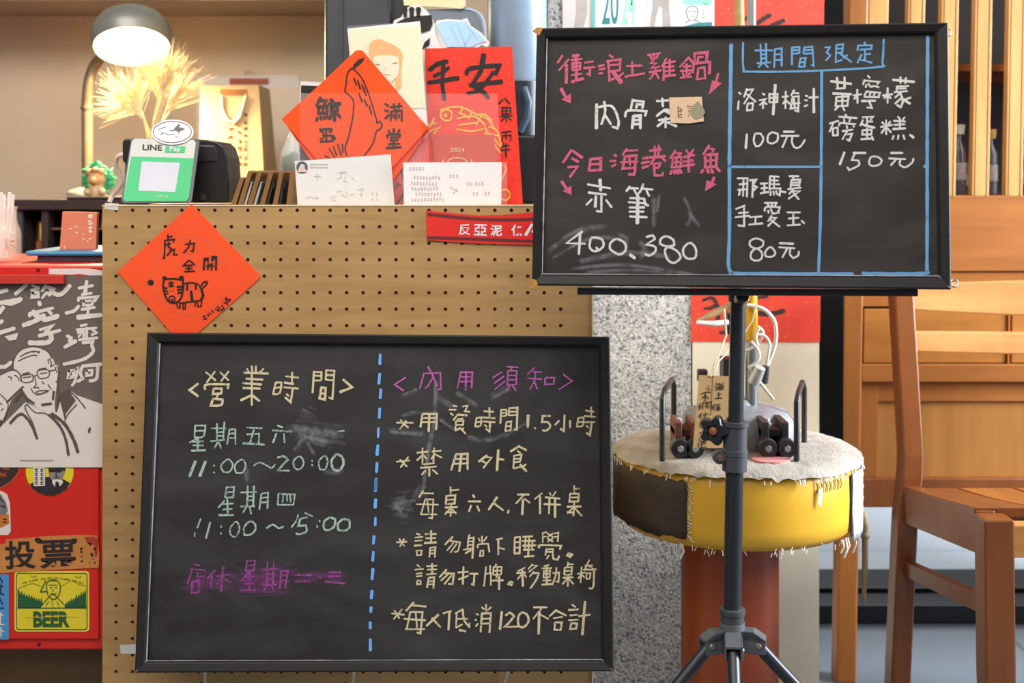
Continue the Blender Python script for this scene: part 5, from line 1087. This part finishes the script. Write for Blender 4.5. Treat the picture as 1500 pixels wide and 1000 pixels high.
# ------------------------------------------------------------------ cabinet with slatted doors
KD = 2.6
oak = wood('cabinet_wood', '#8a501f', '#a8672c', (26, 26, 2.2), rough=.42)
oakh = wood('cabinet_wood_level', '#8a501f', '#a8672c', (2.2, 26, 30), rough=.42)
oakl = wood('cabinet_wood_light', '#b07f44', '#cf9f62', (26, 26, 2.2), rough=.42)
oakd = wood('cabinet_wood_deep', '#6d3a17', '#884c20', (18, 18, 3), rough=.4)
X = lambda px, d=KD: (px-750)/F*d
Z = lambda py, d=KD: H-(py-HZ)/F*d
LEAN = .018
kb = thing('wooden_cabinet', (X(1400), KD+.2, 0), 'tall golden wooden cabinet with vertical slat doors above drawers behind the chair', 'cabinet')
x0, x1 = X(1232), X(1232)+1.05
zt = Z(-70)
def P(mb):
    for v in mb.v: v.x += LEAN*(v.z-Z(600))
    return mb
part('upright', P(MB().box(x0, X(1262), KD, KD+.045, 0, zt)), oak, kb, bevel=.004, label='left upright and leg')
part('upright', P(MB().box(x0, X(1262), KD+.355, KD+.4, 0, zt)), oak, kb, bevel=.004)
part('side_panel', P(MB().box(x0+.008, x0+.024, KD+.045, KD+.355, Z(745), zt)), oak, kb)
part('upright', P(MB().box(x1-.045, x1, KD, KD+.4, 0, zt)), oak, kb, bevel=.004)
part('back_panel', P(MB().box(x0+.02, x1-.02, KD+.38, KD+.395, Z(745), zt)), M('#170f0a', .8, spec=.2), kb)
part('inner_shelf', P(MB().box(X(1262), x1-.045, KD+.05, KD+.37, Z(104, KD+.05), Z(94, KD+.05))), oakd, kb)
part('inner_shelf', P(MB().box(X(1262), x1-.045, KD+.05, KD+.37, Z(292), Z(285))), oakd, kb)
part('rail', P(MB().box(X(1262), x1-.045, KD+.006, KD+.05, Z(398), Z(286))), oakh, kb, bevel=.003)
part('rail', P(MB().box(X(1262), x1-.045, KD+.012, KD+.05, Z(450), Z(399))), oakh, kb, bevel=.002)
part('rail', P(MB().box(X(1262), x1-.045, KD+.004, KD+.05, Z(560), Z(534))), oakh, kb, bevel=.002)
for dx0, dx1 in ((1263, 1477), (1481, 1700)):
    part('drawer', P(MB().box(X(dx0)+.004, X(dx1), KD+.014, KD+.05, Z(533), Z(453))), wood('drawer_front', '#925820', '#ae7232', (3, 26, 24), rough=.4), kb, bevel=.002)
part('drawer_divider', P(MB().box(X(1477)+.001, X(1481)-.001, KD+.010, KD+.05, Z(534), Z(450))), oak, kb)
part('rail', P(MB().box(X(1262), x1-.045, KD+.020, KD+.05, Z(590), Z(560))), oakh, kb, bevel=.001)
part('panel', P(MB().box(X(1262), x1-.045, KD+.028, KD+.05, Z(702), Z(590))), wood('panel_wood', '#96602a', '#b0763a', (24, 24, 1.6), rough=.42), kb)
part('stile', P(MB().box(X(1262), X(1290), KD+.018, KD+.05, Z(702), Z(560))), oak, kb, bevel=.001)
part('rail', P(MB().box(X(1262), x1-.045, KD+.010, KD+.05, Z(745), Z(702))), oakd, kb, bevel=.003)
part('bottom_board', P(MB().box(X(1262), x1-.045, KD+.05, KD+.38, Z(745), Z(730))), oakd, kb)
# slat doors
dr = part('slat_door', P(MB().box(X(1262)+.001, X(1292), KD+.004, KD+.03, Z(286), zt)), oakl, kb, bevel=.002)
slat = MB(); grv = MB()
px = 1321.0
while px < 1690:
    a, b = X(px), X(px+25)
    slat.box(a, b, KD+.006, KD+.028, Z(287), zt)
    grv.box(a+.0045, a+.006, KD+.0055, KD+.0063, Z(287), zt); grv.box(b-.006, b-.0045, KD+.0055, KD+.0063, Z(287), zt)
    px += 49.3
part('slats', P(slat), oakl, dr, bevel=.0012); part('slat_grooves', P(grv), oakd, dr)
# bottles and jars behind the slats
sz = Z(285)+.0005
def bottle(px, h, r, cap, capm, label, cat='bottle'):
    xx = X(px, KD+.12)
    t = thing('bottle', (xx, KD+.12, sz), label, cat, 'bottles behind the cabinet slats')
    part('body', MB().lathe([(0, 0), (r, 0), (r, h*.62), (r*.45, h*.78), (r*.42, h*.9), (0, h*.9)], (xx, KD+.12, sz), 24), glass('dark_glass', (.16, .14, .15, 1), .05, .75), t, smooth=True)
    part('cap', MB().lathe([(0, h*.86), (cap, h*.86), (cap*1.15, h), (0, h)], (xx, KD+.12, sz), 24), capm, t, smooth=True)
    part('paper_label', MB().lathe([(r+.0005, h*.2), (r+.0005, h*.45)], (xx, KD+.12, sz), 16, a0=-1, a1=1), M('#b9aaa4', .6, var=.4, vs=90), t)
bottle(1403, .145, .018, .013, M('#d9d3c4', .5), 'dark bottle with a flared white cap behind the cabinet slats right of the upper chalkboard')
bottle(1449, .135, .017, .013, M('#c79a4a', .5), 'dark bottle with a yellow cap behind the cabinet slats')
bottle(1497, .105, .018, .013, M('#3f7a72', .5), 'dark bottle with a teal cap behind the cabinet slats at the right edge')
bottle(1420, .09, .014, .010, M('#8c2f28', .5), 'short dark bottle with a red cap behind the cabinet slats')

# ------------------------------------------------------------------ chair
red = wood('chair_wood_shaded', '#6c3817', '#8c4e22', (16, 16, 4), rough=.33, bump=.04, spec=.5)  # darker copy of the chair wood, shade of the sides in its colour
red_lit = wood('chair_wood_level_lit', '#b5793f', '#d0975a', (3, 20, 22), rough=.36, bump=.04)  # paler copy of the same wood, light on front faces painted in
ch = thing('wooden_chair', (.93, 2.16, 0), 'wooden dining chair with a slatted back in front of the golden cabinet', 'chair')
def at2(px, py, d): return at(px, py, d)
dR, dF = 2.36, 1.99
def profile(mb, pts, w, h):
    # bar bent through points, rectangular section w (x) by h (y)
    vs = []; n = len(pts)
    for p in pts:
        p = V(p); vs += [p+V((-w/2, -h/2, 0)), p+V((w/2, -h/2, 0)), p+V((w/2, h/2, 0)), p+V((-w/2, h/2, 0))]
    fs = [(3, 2, 1, 0), (4*n-4, 4*n-3, 4*n-2, 4*n-1)]
    for i in range(n-1):
        for j in range(4): fs.append((i*4+j, i*4+(j+1) % 4, i*4+4+(j+1) % 4, i*4+4+j))
    return mb.add(vs, fs)
XR = (1329-750)/F*dR; WCH = .46
zs = H-(712-HZ)/F*dR
def rear(x):
    return profile(MB(), [(x-.016, dR+.02, 0), (x-.006, dR-.005, zs-.05), (x+.002, dR-.005, zs+.02), (x+.0045, dR-.002, zs+.06), (x+.003, dR+.03, zs+.25), (x+.001, dR+.055, zs+.40)], .036, .046)
part('leg', rear(XR), red, ch, bevel=.003); part('leg', rear(XR+WCH), red, ch, bevel=.003)
XF = (1456-750)/F*dF; zf = H-(756-HZ)/F*dF
for x in (XF, XF+WCH+.02):
    part('leg', profile(MB(), [(x+.012, dF, 0), (x+.003, dF, .25), (x, dF, zf)], .046, .046), red, ch, bevel=.003)
def srail(dx):
    a = V((XR+dx, dR-.02, zs-.028)); b = V((XF-.004+dx*1.04, dF+.02, zf-.030))
    return MB().beam(a, b, .03, .066)
part('seat_rail', srail(0), red, ch, bevel=.002); part('seat_rail', srail(WCH), red, ch, bevel=.002)
part('seat_rail', MB().beam((XF+.02, dF, zf-.035), (XF+WCH, dF, zf-.035), .028, .05), red_lit, ch, bevel=.002)
part('seat_rail', MB().beam((XR+.015, dR-.005, zs-.035), (XR+WCH-.015, dR-.005, zs-.035), .025, .05), red, ch, bevel=.002)
part('stretcher', MB().beam((XR-.004, dR-.02, H-(828-HZ)/F*dR), (XF-.002, dF+.02, H-(893-HZ)/F*dF), .018, .028), red, ch, bevel=.002)
part('stretcher', MB().beam((XR-.004+WCH, dR-.02, H-(828-HZ)/F*dR), (XF+.018+WCH, dF+.02, H-(893-HZ)/F*dF), .018, .028), red, ch, bevel=.002)
# seat: frame boards and lengthwise slats, slightly hollow
mbs = []
NS = 5; 
def seat_pt(u, v, dz=0):
    a = V((XR-.018+u*(WCH+.036), dR-.03, zs)); b = V((XF-.024+u*(WCH+.068), dF+.026, zf+.003))
    p = a+(b-a)*v; p.z += dz-.006*math.sin(math.pi*u)*math.sin(math.pi*v); return p
for k in range(NS):
    u0, u1 = k/NS+.006, (k+1)/NS-.006
    v0, v1 = (0, 1) if k in (0, NS-1) else (.0, .9)
    vs = []; n = 8
    for j in range(n+1):
        v = v0+(v1-v0)*j/n
        vs += [seat_pt(u0, v, .004), seat_pt(u1, v, .004), seat_pt(u1, v, -.012), seat_pt(u0, v, -.012)]
    fs = [(3, 2, 1, 0), (4*n, 4*n+1, 4*n+2, 4*n+3)]
    for j in range(n):
        for q in range(4): fs.append((j*4+q, j*4+(q+1) % 4, j*4+4+(q+1) % 4, j*4+4+q))
    part('seat_slat', MB().add(vs, fs), red if k == 0 else wood('seat_wood', '#85491d', '#a8672f', (20, 3, 20), rough=.3), ch, bevel=.0015)
part('seat_front_board', MB().beam(seat_pt(.205, .955, -.004), seat_pt(.795, .955, -.004), .03, .016), red_lit, ch, bevel=.002)
# back rails
def brail(ya, yb, yc, yd, d0, name):
    n = 10; vs = []
    for j in range(n+1):
        u = j/n; x = XR+.012+u*(WCH-.024); bow = .018*math.sin(math.pi*u)
        top = H-(ya+(yb-ya)*min(1, u*2.2)-HZ)/F*d0; bo = H-(yc+(yd-yc)*min(1, u*2.2)-HZ)/F*d0
        if u > .5: top = H-(yb-HZ)/F*d0; bo = H-(yd-HZ)/F*d0
        y = d0-.010+bow
        vs += [V((x, y, bo)), V((x, y+.018, bo)), V((x, y+.018+.006, top)), V((x, y+.006, top))]
    fs = [(3, 2, 1, 0), (4*n, 4*n+1, 4*n+2, 4*n+3)]
    for j in range(n):
        for q in range(4): fs.append((j*4+q, j*4+(q+1) % 4, j*4+4+(q+1) % 4, j*4+4+q))
    return part(name, MB().add(vs, fs), red_lit, ch, bevel=.003)
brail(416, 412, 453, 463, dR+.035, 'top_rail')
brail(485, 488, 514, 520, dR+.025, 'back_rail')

# ------------------------------------------------------------------ navigation buoy on a red post
BX, BY, BR = (1078-750)/F*2.2, 2.2, .203
pz = .424
solo('drum_post', MB().lathe([(0, 0), (.080, 0), (.082, .004), (.082, pz), (0, pz)], ((1069-750)/F*2.2, BY, 0), 48), M('#98401a', .42, var=.14, vs=7, spec=.5), 'rust red cylinder standing under the yellow buoy', 'post', smooth=True)
by = thing('buoy', (BX, BY, pz+.001), 'yellow fishing buoy drum with a frayed canvas top and dark metal fittings behind the stand', 'buoy')
zb0, zb1 = pz+.001, .556
prof = [(0, zb0), (BR*.80, zb0+.000), (BR*.93, zb0+.006), (BR*.99, zb0+.018), (BR*1.0, zb0+.035), (BR*1.005, zb0+.07), (BR*1.0, zb1-.022), (BR*.97, zb1-.008), (BR*.93, zb1-.002), (0, zb1)]
part('drum', MB().lathe(prof, (BX, BY, 0), 72), M('#dda628', .42, var=.08, vs=9, spec=.5), by, smooth=True)
def shell(a0, a1, k, m, name, r=BR*1.003, za=zb0+.02, zc_=zb1-.018, label=None, rag=.004):
    n = 40; mb = MB(); vs = []; rows = 6
    for i in range(rows):
        for j in range(n+1):
            a = a0+(a1-a0)*j/n; z = za+(zc_-za)*i/(rows-1)
            if i in (0, rows-1): z += random.uniform(-rag, rag)
            aa = a+(random.uniform(-.012, .012) if j in (0, n) else 0)
            rr = r+k+ (.004*0)
            vs.append((BX+rr*math.sin(aa), BY-rr*math.cos(aa), z))
    for i in range(rows-1):
        for j in range(n): q = i*(n+1)+j; mb.f.append((q, q+1, q+n+2, q+n+1))
    mb.v = [V(v) for v in vs]
    o = part(name, mb, m, by, smooth=True, label=label)
    s = o.modifiers.new('thick', 'SOLIDIFY'); s.thickness = .002; s.offset = 1
    return o
random.seed(13)
rd_ = math.radians
canvas = M('#c9c4bb', .9, var=.16, vs=38, bump=.6); canw = M('#d8dade', .9, var=.12, vs=60, bump=.5)
shell(rd_(-125), rd_(-31), .0025, M('#3a2c22', .75, var=.35, vs=24, bump=.3), 'dark_patch', label='dark brown patch')
shell(rd_(53), rd_(118), .0025, canw, 'laced_flap', label='white laced canvas flap', za=zb0+.006)
# canvas top with ragged rim
n = 140; rings = []; mb = MB()
for (r, dz) in ((0, .006), (BR*.3, .0062), (BR*.55, .006), (BR*.8, .0055), (BR*.95, .003), (BR*1.02, -.006)):
    rings.append([(BX+(r)*math.sin(2*math.pi*j/n)*(1+random.uniform(-.004, .004)), BY-r*math.cos(2*math.pi*j/n), zb1+dz+random.uniform(-.0012, .0012)) for j in range(n)])
rings.append([(BX+(BR*1.026+random.uniform(-.001, .003))*math.sin(2*math.pi*j/n), BY-(BR*1.026+random.uniform(-.001, .003))*math.cos(2*math.pi*j/n), zb1-.006-abs(random.gauss(0, .0025))-.006*max(0, math.sin(2*math.pi*j/n))) for j in range(n)])
for r in rings: mb.v += [V(v) for v in r]
for i in range(len(rings)-1):
    for j in range(n): mb.f.append((i*n+j, i*n+(j+1) % n, (i+1)*n+(j+1) % n, (i+1)*n+j))
part('canvas_top', mb, M('#a79d91', .95, var=.25, vs=22, bump=.8), by, smooth=True)
# seam, stitches, frayed threads
def pol(a, z, r=BR*1.012): return V((BX+r*math.sin(a), BY-r*math.cos(a), z))
part('seam', MB().tube([pol(rd_(52.5), zb0+.012), pol(rd_(52.5), zb1-.02)], .0016, 6), M('#2c2c30', .8), by)
thr = MB()
for k in range(90):
    a = random.uniform(rd_(-40), rd_(115)); z = zb0+.010+random.uniform(-.004, .004)
    p = pol(a, z, BR*.985); thr.tube([p, p+V((random.uniform(-.004, .004), -.004, -random.uniform(.002, .009)))], .0006, 4)
for k in range(60):
    a = random.uniform(rd_(-90), rd_(115)); z = zb1-.012
    p = pol(a, z, BR*1.025); thr.tube([p, p+V((random.uniform(-.003, .003), -.003, -random.uniform(.002, .011)))], .0009, 4)
for k in range(26):
    z = zb0+.022+k*.0034; p = pol(rd_(-31)+random.uniform(-.01, .02), z, BR*1.012); thr.tube([p, p+V((random.uniform(.002, .008), -.002, -random.uniform(0, .005)))], .0008, 4)
for a, l in ((-34, .022), (48, .03), (50, .024), (45, .02), (58, .03)):
    p = pol(rd_(a), zb0+.012, BR*1.0); thr.tube([p, p+V((.002, -.004, -l*.5)), p+V((-.003, -.003, -l))], .0017, 5)
part('frayed_threads', thr, M('#d8d2c6', .9, var=.1), by)['kind'] = 'stuff'
stt = MB()
for k in range(7): a = rd_(27+k*2.6); stt.tube([pol(a, zb1-.020), pol(a+.012, zb1-.027), pol(a+.004, zb1-.036)], .0008, 5)
part('stitches', stt, M('#4a4238', .8), by)
part('torn_scrap', MB().prism([pol(rd_(28), zb1-.03, BR*1.02), pol(rd_(30.5), zb1-.028, BR*1.02), pol(rd_(29), zb1-.058, BR*1.03), pol(rd_(27.5), zb1-.052, BR*1.02)], (0, -.001, 0)), canw, by)
lac = MB()
for k in range(5):
    z = zb0+.025+k*.02; c = pol(rd_(84), z, BR*1.018)
    lac.tube([c+V((.003*math.sin(q), -.008*math.cos(q), .006*math.sin(q+.5))) for q in [i*math.pi/4 for i in range(9)]], .0022, 7)
    lac.tube([pol(rd_(80), z+.004, BR*1.018), pol(rd_(88), z+.012, BR*1.02), pol(rd_(80), z+.02, BR*1.018)], .002, 6)
part('lacing', lac, M('#aeb2b8', .8), by, smooth=True)
part('rope', MB().tube([pol(rd_(82), zb0+.03, BR*1.03), pol(rd_(82), zb0+.005, BR*1.05), pol(rd_(82), zb0-.03, BR*1.05), pol(rd_(83), zb0-.075, BR*1.05), pol(rd_(82), zb0-.11, BR*1.04), pol(rd_(84), zb0-.125, BR*1.06)], [.005, .0065, .005, .0048, .004, .003], 10), M('#a08a66', .9, var=.2, vs=200, bump=.5), by, smooth=True)
part('rope_knot', MB().lathe(ball((0, 0, 0), .008), pol(rd_(82), zb0-.012, BR*1.05), 14), M('#a08a66', .9, var=.2, vs=200, bump=.5), by, smooth=True)
# handles and fittings
mblk = M('#2b292a', .42, var=.4, vs=60); mpnk = M('#d88a86', .8, var=.15, vs=40)
zt_ = zb1+.005
def handle(px1, px2, ytop):
    a = at(px1, 0, 2.06); b = at(px2, 0, 2.20); z = H-(ytop-HZ)/F*2.08
    part('handle', MB().tube([(a.x, 2.06, zt_), (a.x, 2.06, z-.012), (a.x+(b.x-a.x)*.15, 2.075, z), (b.x-(b.x-a.x)*.15, 2.185, z), (b.x, 2.20, z-.012), (b.x, 2.20, zt_)], .0047, 10), mblk, by, smooth=True)
handle(970, 987, 570); handle(1167, 1178, 574)
fz = zt_
part('fitting', MB().lathe([(0, 0), (.098, 0), (.1, .008), (.1, .03), (.085, .052), (.06, .06), (.035, .066), (.03, .075), (0, .075)], (at(1080, 0, 2.22).x, 2.22, fz), 40), M('#8b8d90', .5, metal=.15, var=.25, vs=24), by, smooth=True, label='grey metal dome')
mrst = M('#6a3a26', .75, var=.4, vs=70)
for (pa, pb, sgn) in ((986, 1018, -1), (1112, 1150, 1)):
    xa, xb = at(pa, 0, 2.12).x, at(pb, 0, 2.12).x; xm = (xa+xb)/2
    part('bracket', MB().box(xa, xa+.011, 2.09, 2.16, fz, fz+.056).box(xb-.011, xb, 2.09, 2.16, fz, fz+.056).box(xa, xb, 2.10, 2.16, fz+.030, fz+.043), mblk if sgn > 0 else mrst, by, bevel=.002)
    part('bolt', MB().lathe([(0, 0), (.008, 0), (.008, .006), (.005, .008), (.005, .014), (0, .014)], (xm-.008, 2.12, fz+.056 if False else fz+.043), 6), M('#b5aca4', .6), by)
    for q in (xa+.006, xb-.006):
        part('roller', MB().lathe([(0, -.012), (.014, -.012), (.0155, -.009), (.0155, .009), (.014, .012), (0, .012)], (q, 2.085, fz+.0165), 24, (0, 1, 0)), mblk, by, smooth=True)
        part('roller_bolt', MB().lathe([(0, 0), (.006, 0), (.005, .003), (0, .003)], (q, 2.0725, fz+.0165), 6, (0, -1, 0)), M('#9aa0a6', .5, metal=.4), by)
part('pad', MB().lathe([(0, 0), (.03, 0), (.03, .004), (0, .005)], (at(1130, 0, 2.06).x, 2.065, zt_-.001), 20), mpnk, by, label='pink pad')
# mast with wires
mx = at(1101, 0, 2.2).x
part('mast', MB().tube([(mx, 2.2, fz+.06), (mx, 2.2, H-(500-HZ)/F*2.2)], .0105, 16).tube([(mx, 2.2, H-(435-HZ)/F*2.2), (mx+.0, 2.2, H-(-40-HZ)/F*2.2)], .0075, 14), M('#8f9496', .35, metal=.6), by, smooth=True)
part('mast_collar', MB().tube([(mx, 2.2, H-(500-HZ)/F*2.2), (mx, 2.2, H-(495-HZ)/F*2.2), (mx-.001, 2.2, H-(433-HZ)/F*2.2)], [.0075, .0105, .0105], 18), M('#d9a11e', .4), by, smooth=True, label='yellow sleeve')
part('mast_pole', MB().tube([at(1090, 440, 2.19), at(1086, 200, 2.19), at(1082, -40, 2.19)], .0085, 12), M('#b5935c', .6, var=.2, vs=50), by, smooth=True, label='bamboo pole')
mwi = M('#cfc9bc', .6, var=.08)
wir = [[(1094, 447), (1108, 449), (1122, 455), (1134, 470), (1137, 492), (1133, 512), (1127, 528), (1121, 542)],
       [(1110, 478), (1118, 487), (1112, 500), (1104, 507), (1096, 512), (1088, 512)],
       [(1108, 490), (1120, 492), (1127, 503), (1125, 522), (1122, 540)],
       [(1100, 500), (1110, 512), (1112, 524), (1105, 533), (1096, 538)],
       [(1112, 480), (1107, 492), (1110, 506)],
       [(1099, 540), (1107, 552), (1118, 566), (1133, 585)]]
for i, q in enumerate(wir):
    part('wire', MB().tube(curve3([at(x, y, 2.185-.006*i) for x, y in q]), .0026 if i else .0034, 8), mwi, by, smooth=True)
part('bulb_holder', MB().tube([at(1104, 560, 2.16), at(1114, 538, 2.15)], [.011, .009], 12), M('#b9bab8', .4, metal=.4), by, smooth=True)
part('bulb_holder', MB().tube([at(1118, 560, 2.17), at(1122, 536, 2.165)], [.008, .006], 12), mblk, by, smooth=True)
part('crossbar', MB().tube([at(1021, 470, 2.18), at(1048, 458, 2.19), at(1072, 446, 2.2)], [.003, .006, .006], 10), M('#a8865a', .7), by, smooth=True)
part('crossbar', MB().tube([at(1021, 472, 2.17), at(1046, 474, 2.18), at(1066, 472, 2.19)], [.003, .005, .005], 10), M('#e3ddd6', .5), by, smooth=True)
part('battery_box', MB().box(at(1064, 0, 2.21).x, at(1078, 0, 2.21).x, 2.2, 2.24, H-(490-HZ)/F*2.2, H-(460-HZ)/F*2.2), mblk, by, bevel=.002)
part('battery_box', MB().box(at(1058, 0, 2.21).x, at(1078, 0, 2.21).x, 2.2, 2.24, fz+.05, H-(525-HZ)/F*2.2), mblk, by, bevel=.002)
part('cap', MB().box(at(1023, 0, 2.2).x, at(1037, 0, 2.2).x, 2.2, 2.22, H-(560-HZ)/F*2.2, H-(542-HZ)/F*2.2), mblk, by, bevel=.002)
# tag
tg = thing('cardboard_tag', at(1042, 656, 2.03), 'brown cardboard tag with black brush writing tied to the buoy with string', 'tag')
VT = TP(at(1015, 656, 2.028), at(1066, 655, 2.028), at(1024, 549, 2.075))
part('card', MB().psheet([(1024, 549), (1045, 550), (1069, 551), (1066, 655), (1052, 656), (1015, 656)], VT, 0, .0008), M('#b9935f', .8, var=.06), tg)
part('crease', MB().psheet([(1044, 550), (1045, 550), (1042, 608), (1041, 608)], VT, .0003, .0003), M('#8f6d42', .8), tg)
W = '''205 548 215 555; 200 565 210 572; 205 590 215 575; 225 545 220 560; 222 555 250 550; 225 565 222 585 246 585 248 562 225 565; 215 575 250 573; 235 565 235 582;
220 600 220 638; 220 615 235 612; 200 640 242 638; 195 675 180 700; 190 690 190 710; 205 680 230 675; 208 690 228 688; 208 697 226 695; 210 702 208 712 226 710 228 702 210 702; 
112 612 150 600 170 605; 140 605 138 655; 138 620 118 640; 140 625 160 640; 110 670 100 690 118 690; 112 690 100 708; 125 665 122 708; 125 665 175 660 175 705; 140 675 160 673; 140 690 160 688; 150 665 150 700;
115 730 100 750; 110 742 110 765; 125 740 160 735; 140 725 135 760; 125 762 160 758; 110 785 108 815; 110 785 130 783; 120 775 120 820; 105 850 150 835; 120 845 118 880; 110 868 140 860; 100 885 115 905 145 905; 125 880 128 900; 95 915 95 940; 110 905 140 900; 118 900 115 940; 110 920 140 915; 105 940 145 935; w.7 155 560 160 580; w.7 145 575 170 590'''
rows('brush_writing', W, 1000, 430, 4.1667, VT, 1.5, M('#2c2218', .8), tg, .0006)
part('string', MB().tube([VT.at(1041, 552, .001), at(1046, 535, 2.10), at(1056, 512, 2.15), at(1064, 490, 2.17), at(1062, 470, 2.17), at(1061, 452, 2.175)], .0016, 6).tube([VT.at(1046, 551, .001), at(1052, 530, 2.10), at(1066, 515, 2.15), at(1072, 500, 2.17)], .0012, 6).tube([at(1108, 445, 2.178), at(1102, 470, 2.178), at(1090, 488, 2.178)], .0014, 6), M('#cdbb98', .9), tg, smooth=True)

# ------------------------------------------------------------------ tripod stand
SD = 1.80
msd = M('#2c2f34', .36, metal=.35, var=.08, spec=.5); mpl = M('#3a3c41', .5, var=.06)
sx = lambda px: (px-750)/F*SD
sz_ = lambda py: H-(py-HZ)/F*SD
st = thing('tripod_stand', (sx(1074), SD, 0), 'black metal tripod stand holding up the upper chalkboard', 'stand')
pt_ = lambda x, y: V((sx(x), SD, sz_(y)))
part('upper_pole', MB().tube([pt_(1083.5, 330), pt_(1076, 690)], .0107, 24), msd, st, smooth=True)
part('lower_pole', MB().tube([pt_(1077, 612), pt_(1072, 930)], .0124, 24), msd, st, smooth=True)
axp = (pt_(1077, 612)-pt_(1072, 930)).normalized()
def coll(y, prof, m=mpl, name='collar'):
    x = 1072+5*(930-y)/318
    return part(name, MB().lathe(prof, pt_(x, y), 28, axp), m, st, smooth=True)
coll(690, [(.0128, 0), (.017, .001), (.017, .022), (.018, .023), (.018, .03), (.0165, .031), (.0165, .062), (.0185, .063), (.0185, .069), (.0125, .0695)])
coll(912, [(.0128, -.01), (.0165, -.01), (.0165, .012), (.018, .013), (.018, .020), (.0128, .021)])
part('top_fitting', MB().lathe([(.011, 0), (.014, .001), (.014, .016), (.011, .017)], pt_(1081.3, 442), 24, axp), mpl, st, smooth=True)
# star knob at the collar
kc = pt_(1046, 629)+V((0, -.002, 0)); vs = []
kn = V((-.35, -.94, 0)).normalized(); ku = V((-kn.y, kn.x, 0)); kw = V((0, 0, 1)); m_ = 48
def kring(off, s): return [kc+kn*off+(ku*math.cos(a)+kw*math.sin(a))*(.0185*(1+.16*math.cos(5*a))*s) for a in [2*math.pi*j/m_ for j in range(m_)]]
mb = MB(); rr = [kring(-.008, .82), kring(-.005, 1.0), kring(.005, 1.0), kring(.008, .85), kring(.008, .45), kring(.004, .4)]
for r in rr: mb.v += r
for i in range(len(rr)-1):
    for j in range(m_): mb.f.append((i*m_+j, i*m_+(j+1) % m_, (i+1)*m_+(j+1) % m_, (i+1)*m_+j))
mb.f.append(tuple(range(m_))[::-1]); mb.f.append(tuple(range((len(rr)-1)*m_, len(rr)*m_)))
kb_ = part('knob', mb, M('#1f2022', .3, spec=.6), st, smooth=True)
part('screw', MB().lathe([(0, .003), (.0055, .003), (.0055, .007), (0, .0085)], kc+kn*.003, 16, kn), M('#a9714a', .35, metal=.6), kb_, smooth=True)
part('knob_arm', MB().tube([kc, pt_(1070, 630)], .008, 12), mpl, st, smooth=True)
part('lug', MB().lathe([(0, -.008), (.0085, -.008), (.0095, -.005), (.0095, .005), (.0085, .008), (0, .008)], pt_(1053, 668)+V((0, -.004, 0)), 20, (0, -1, 0)).box(sx(1053), sx(1066), SD-.008, SD+.004, sz_(677), sz_(659)), mpl, st, smooth=True)
part('lug_screw', MB().lathe([(0, 0), (.005, 0), (.004, .002), (0, .002)], pt_(1053, 668)+V((0, -.0125, 0)), 14, (0, -1, 0)), M('#7a5f4a', .4, metal=.5), st, smooth=True)
# hub and legs
hubz = sz_(928); hx_ = sx(1072.5)
part('hub', MB().lathe([(.0126, -.018), (.019, -.017), (.0195, -.002), (.0175, .0), (.0175, .016), (.0126, .017)], (hx_, SD, hubz), 28), M('#5a5c60', .45, var=.05), st, smooth=True)
for ang, lab in ((198, 'l'), (-14, 'r'), (-97, 'f')):
    d = V((math.cos(rd_(ang)), math.sin(rd_(ang)), 0)); s = V((-d.y, d.x, 0))
    e = 1.0
    p = V((hx_, SD, hubz))
    br = MB()
    for o in (-.0125, .0095):
        br.prism([p+s*o+d*.014+V((0, 0, .008)), p+s*o+d*.030+V((0, 0, .008)), p+s*o+d*.046+V((0, 0, -.002)), p+s*o+d*.046+V((0, 0, -.022)), p+s*o+d*.014+V((0, 0, -.022))], s*.003)
    br.prism([p-s*.0125+d*.014+V((0, 0, .008)), p-s*.0125+d*.030+V((0, 0, .008)), p-s*.0125+d*.046+V((0, 0, -.002)), p-s*.0125+d*.046+V((0, 0, -.006)), p-s*.0125+d*.014+V((0, 0, -.004))], s*.025)
    part('leg_bracket', br, M('#4b4e53', .45, var=.05), st, bevel=.001)
    q = p+d*.036+V((0, 0, -.010))
    foot = q+d*(q.z-.012)*.98; foot.z = .012
    lg = part('leg', MB().tube([q-d*.004, foot], .0088, 16), msd, st, smooth=True)
    part('rubber_foot', MB().tube([foot+(q-foot).normalized()*.03, V((foot.x, foot.y, .0125))], [.0105, .0115], 14), M('#17181a', .8), lg, smooth=True)
    part('pivot_bolt', MB().lathe([(0, 0), (.0042, 0), (.003, .002), (0, .002)], p+d*.037-s*.0125+V((0, 0, -.010)) if (s.y > 0) else p+d*.037+s*.0125+V((0, 0, -.010)), 12, -s if s.y > 0 else s), M('#8d7d70', .4, metal=.4), st, smooth=True)
part('centre_tube', MB().tube([V((hx_+.006, SD+.012, hubz-.01)), V((hx_+.006, SD+.012, .06))], .007, 12), msd, st, smooth=True)
# ledge that carries the board
lz = [PU.at(845, 421.5, -.010), PU.at(1347, 423.5, -.010)]
a, b = lz
nn = PU.n; nh_ = V((nn.x, nn.y, 0)).normalized()
mb = MB().beam(a+V((0, 0, -.0050))-nh_*.012, b+V((0, 0, -.0050))-nh_*.012, .026, .009)
part('ledge', mb, M('#232324', .5, var=.06), st, bevel=.001)
part('support_arm', MB().tube([pt_(1082, 440), (a+b)/2+V((0, .02, -.012))], .009, 12), msd, st, smooth=True)
part('back_rest', MB().beam(pt_(1083, 420)+V((0, .012, 0)), pt_(1087, 110)+V((0, .036, 0)), .02, .006, up=(0, 1, 0)), msd, st)
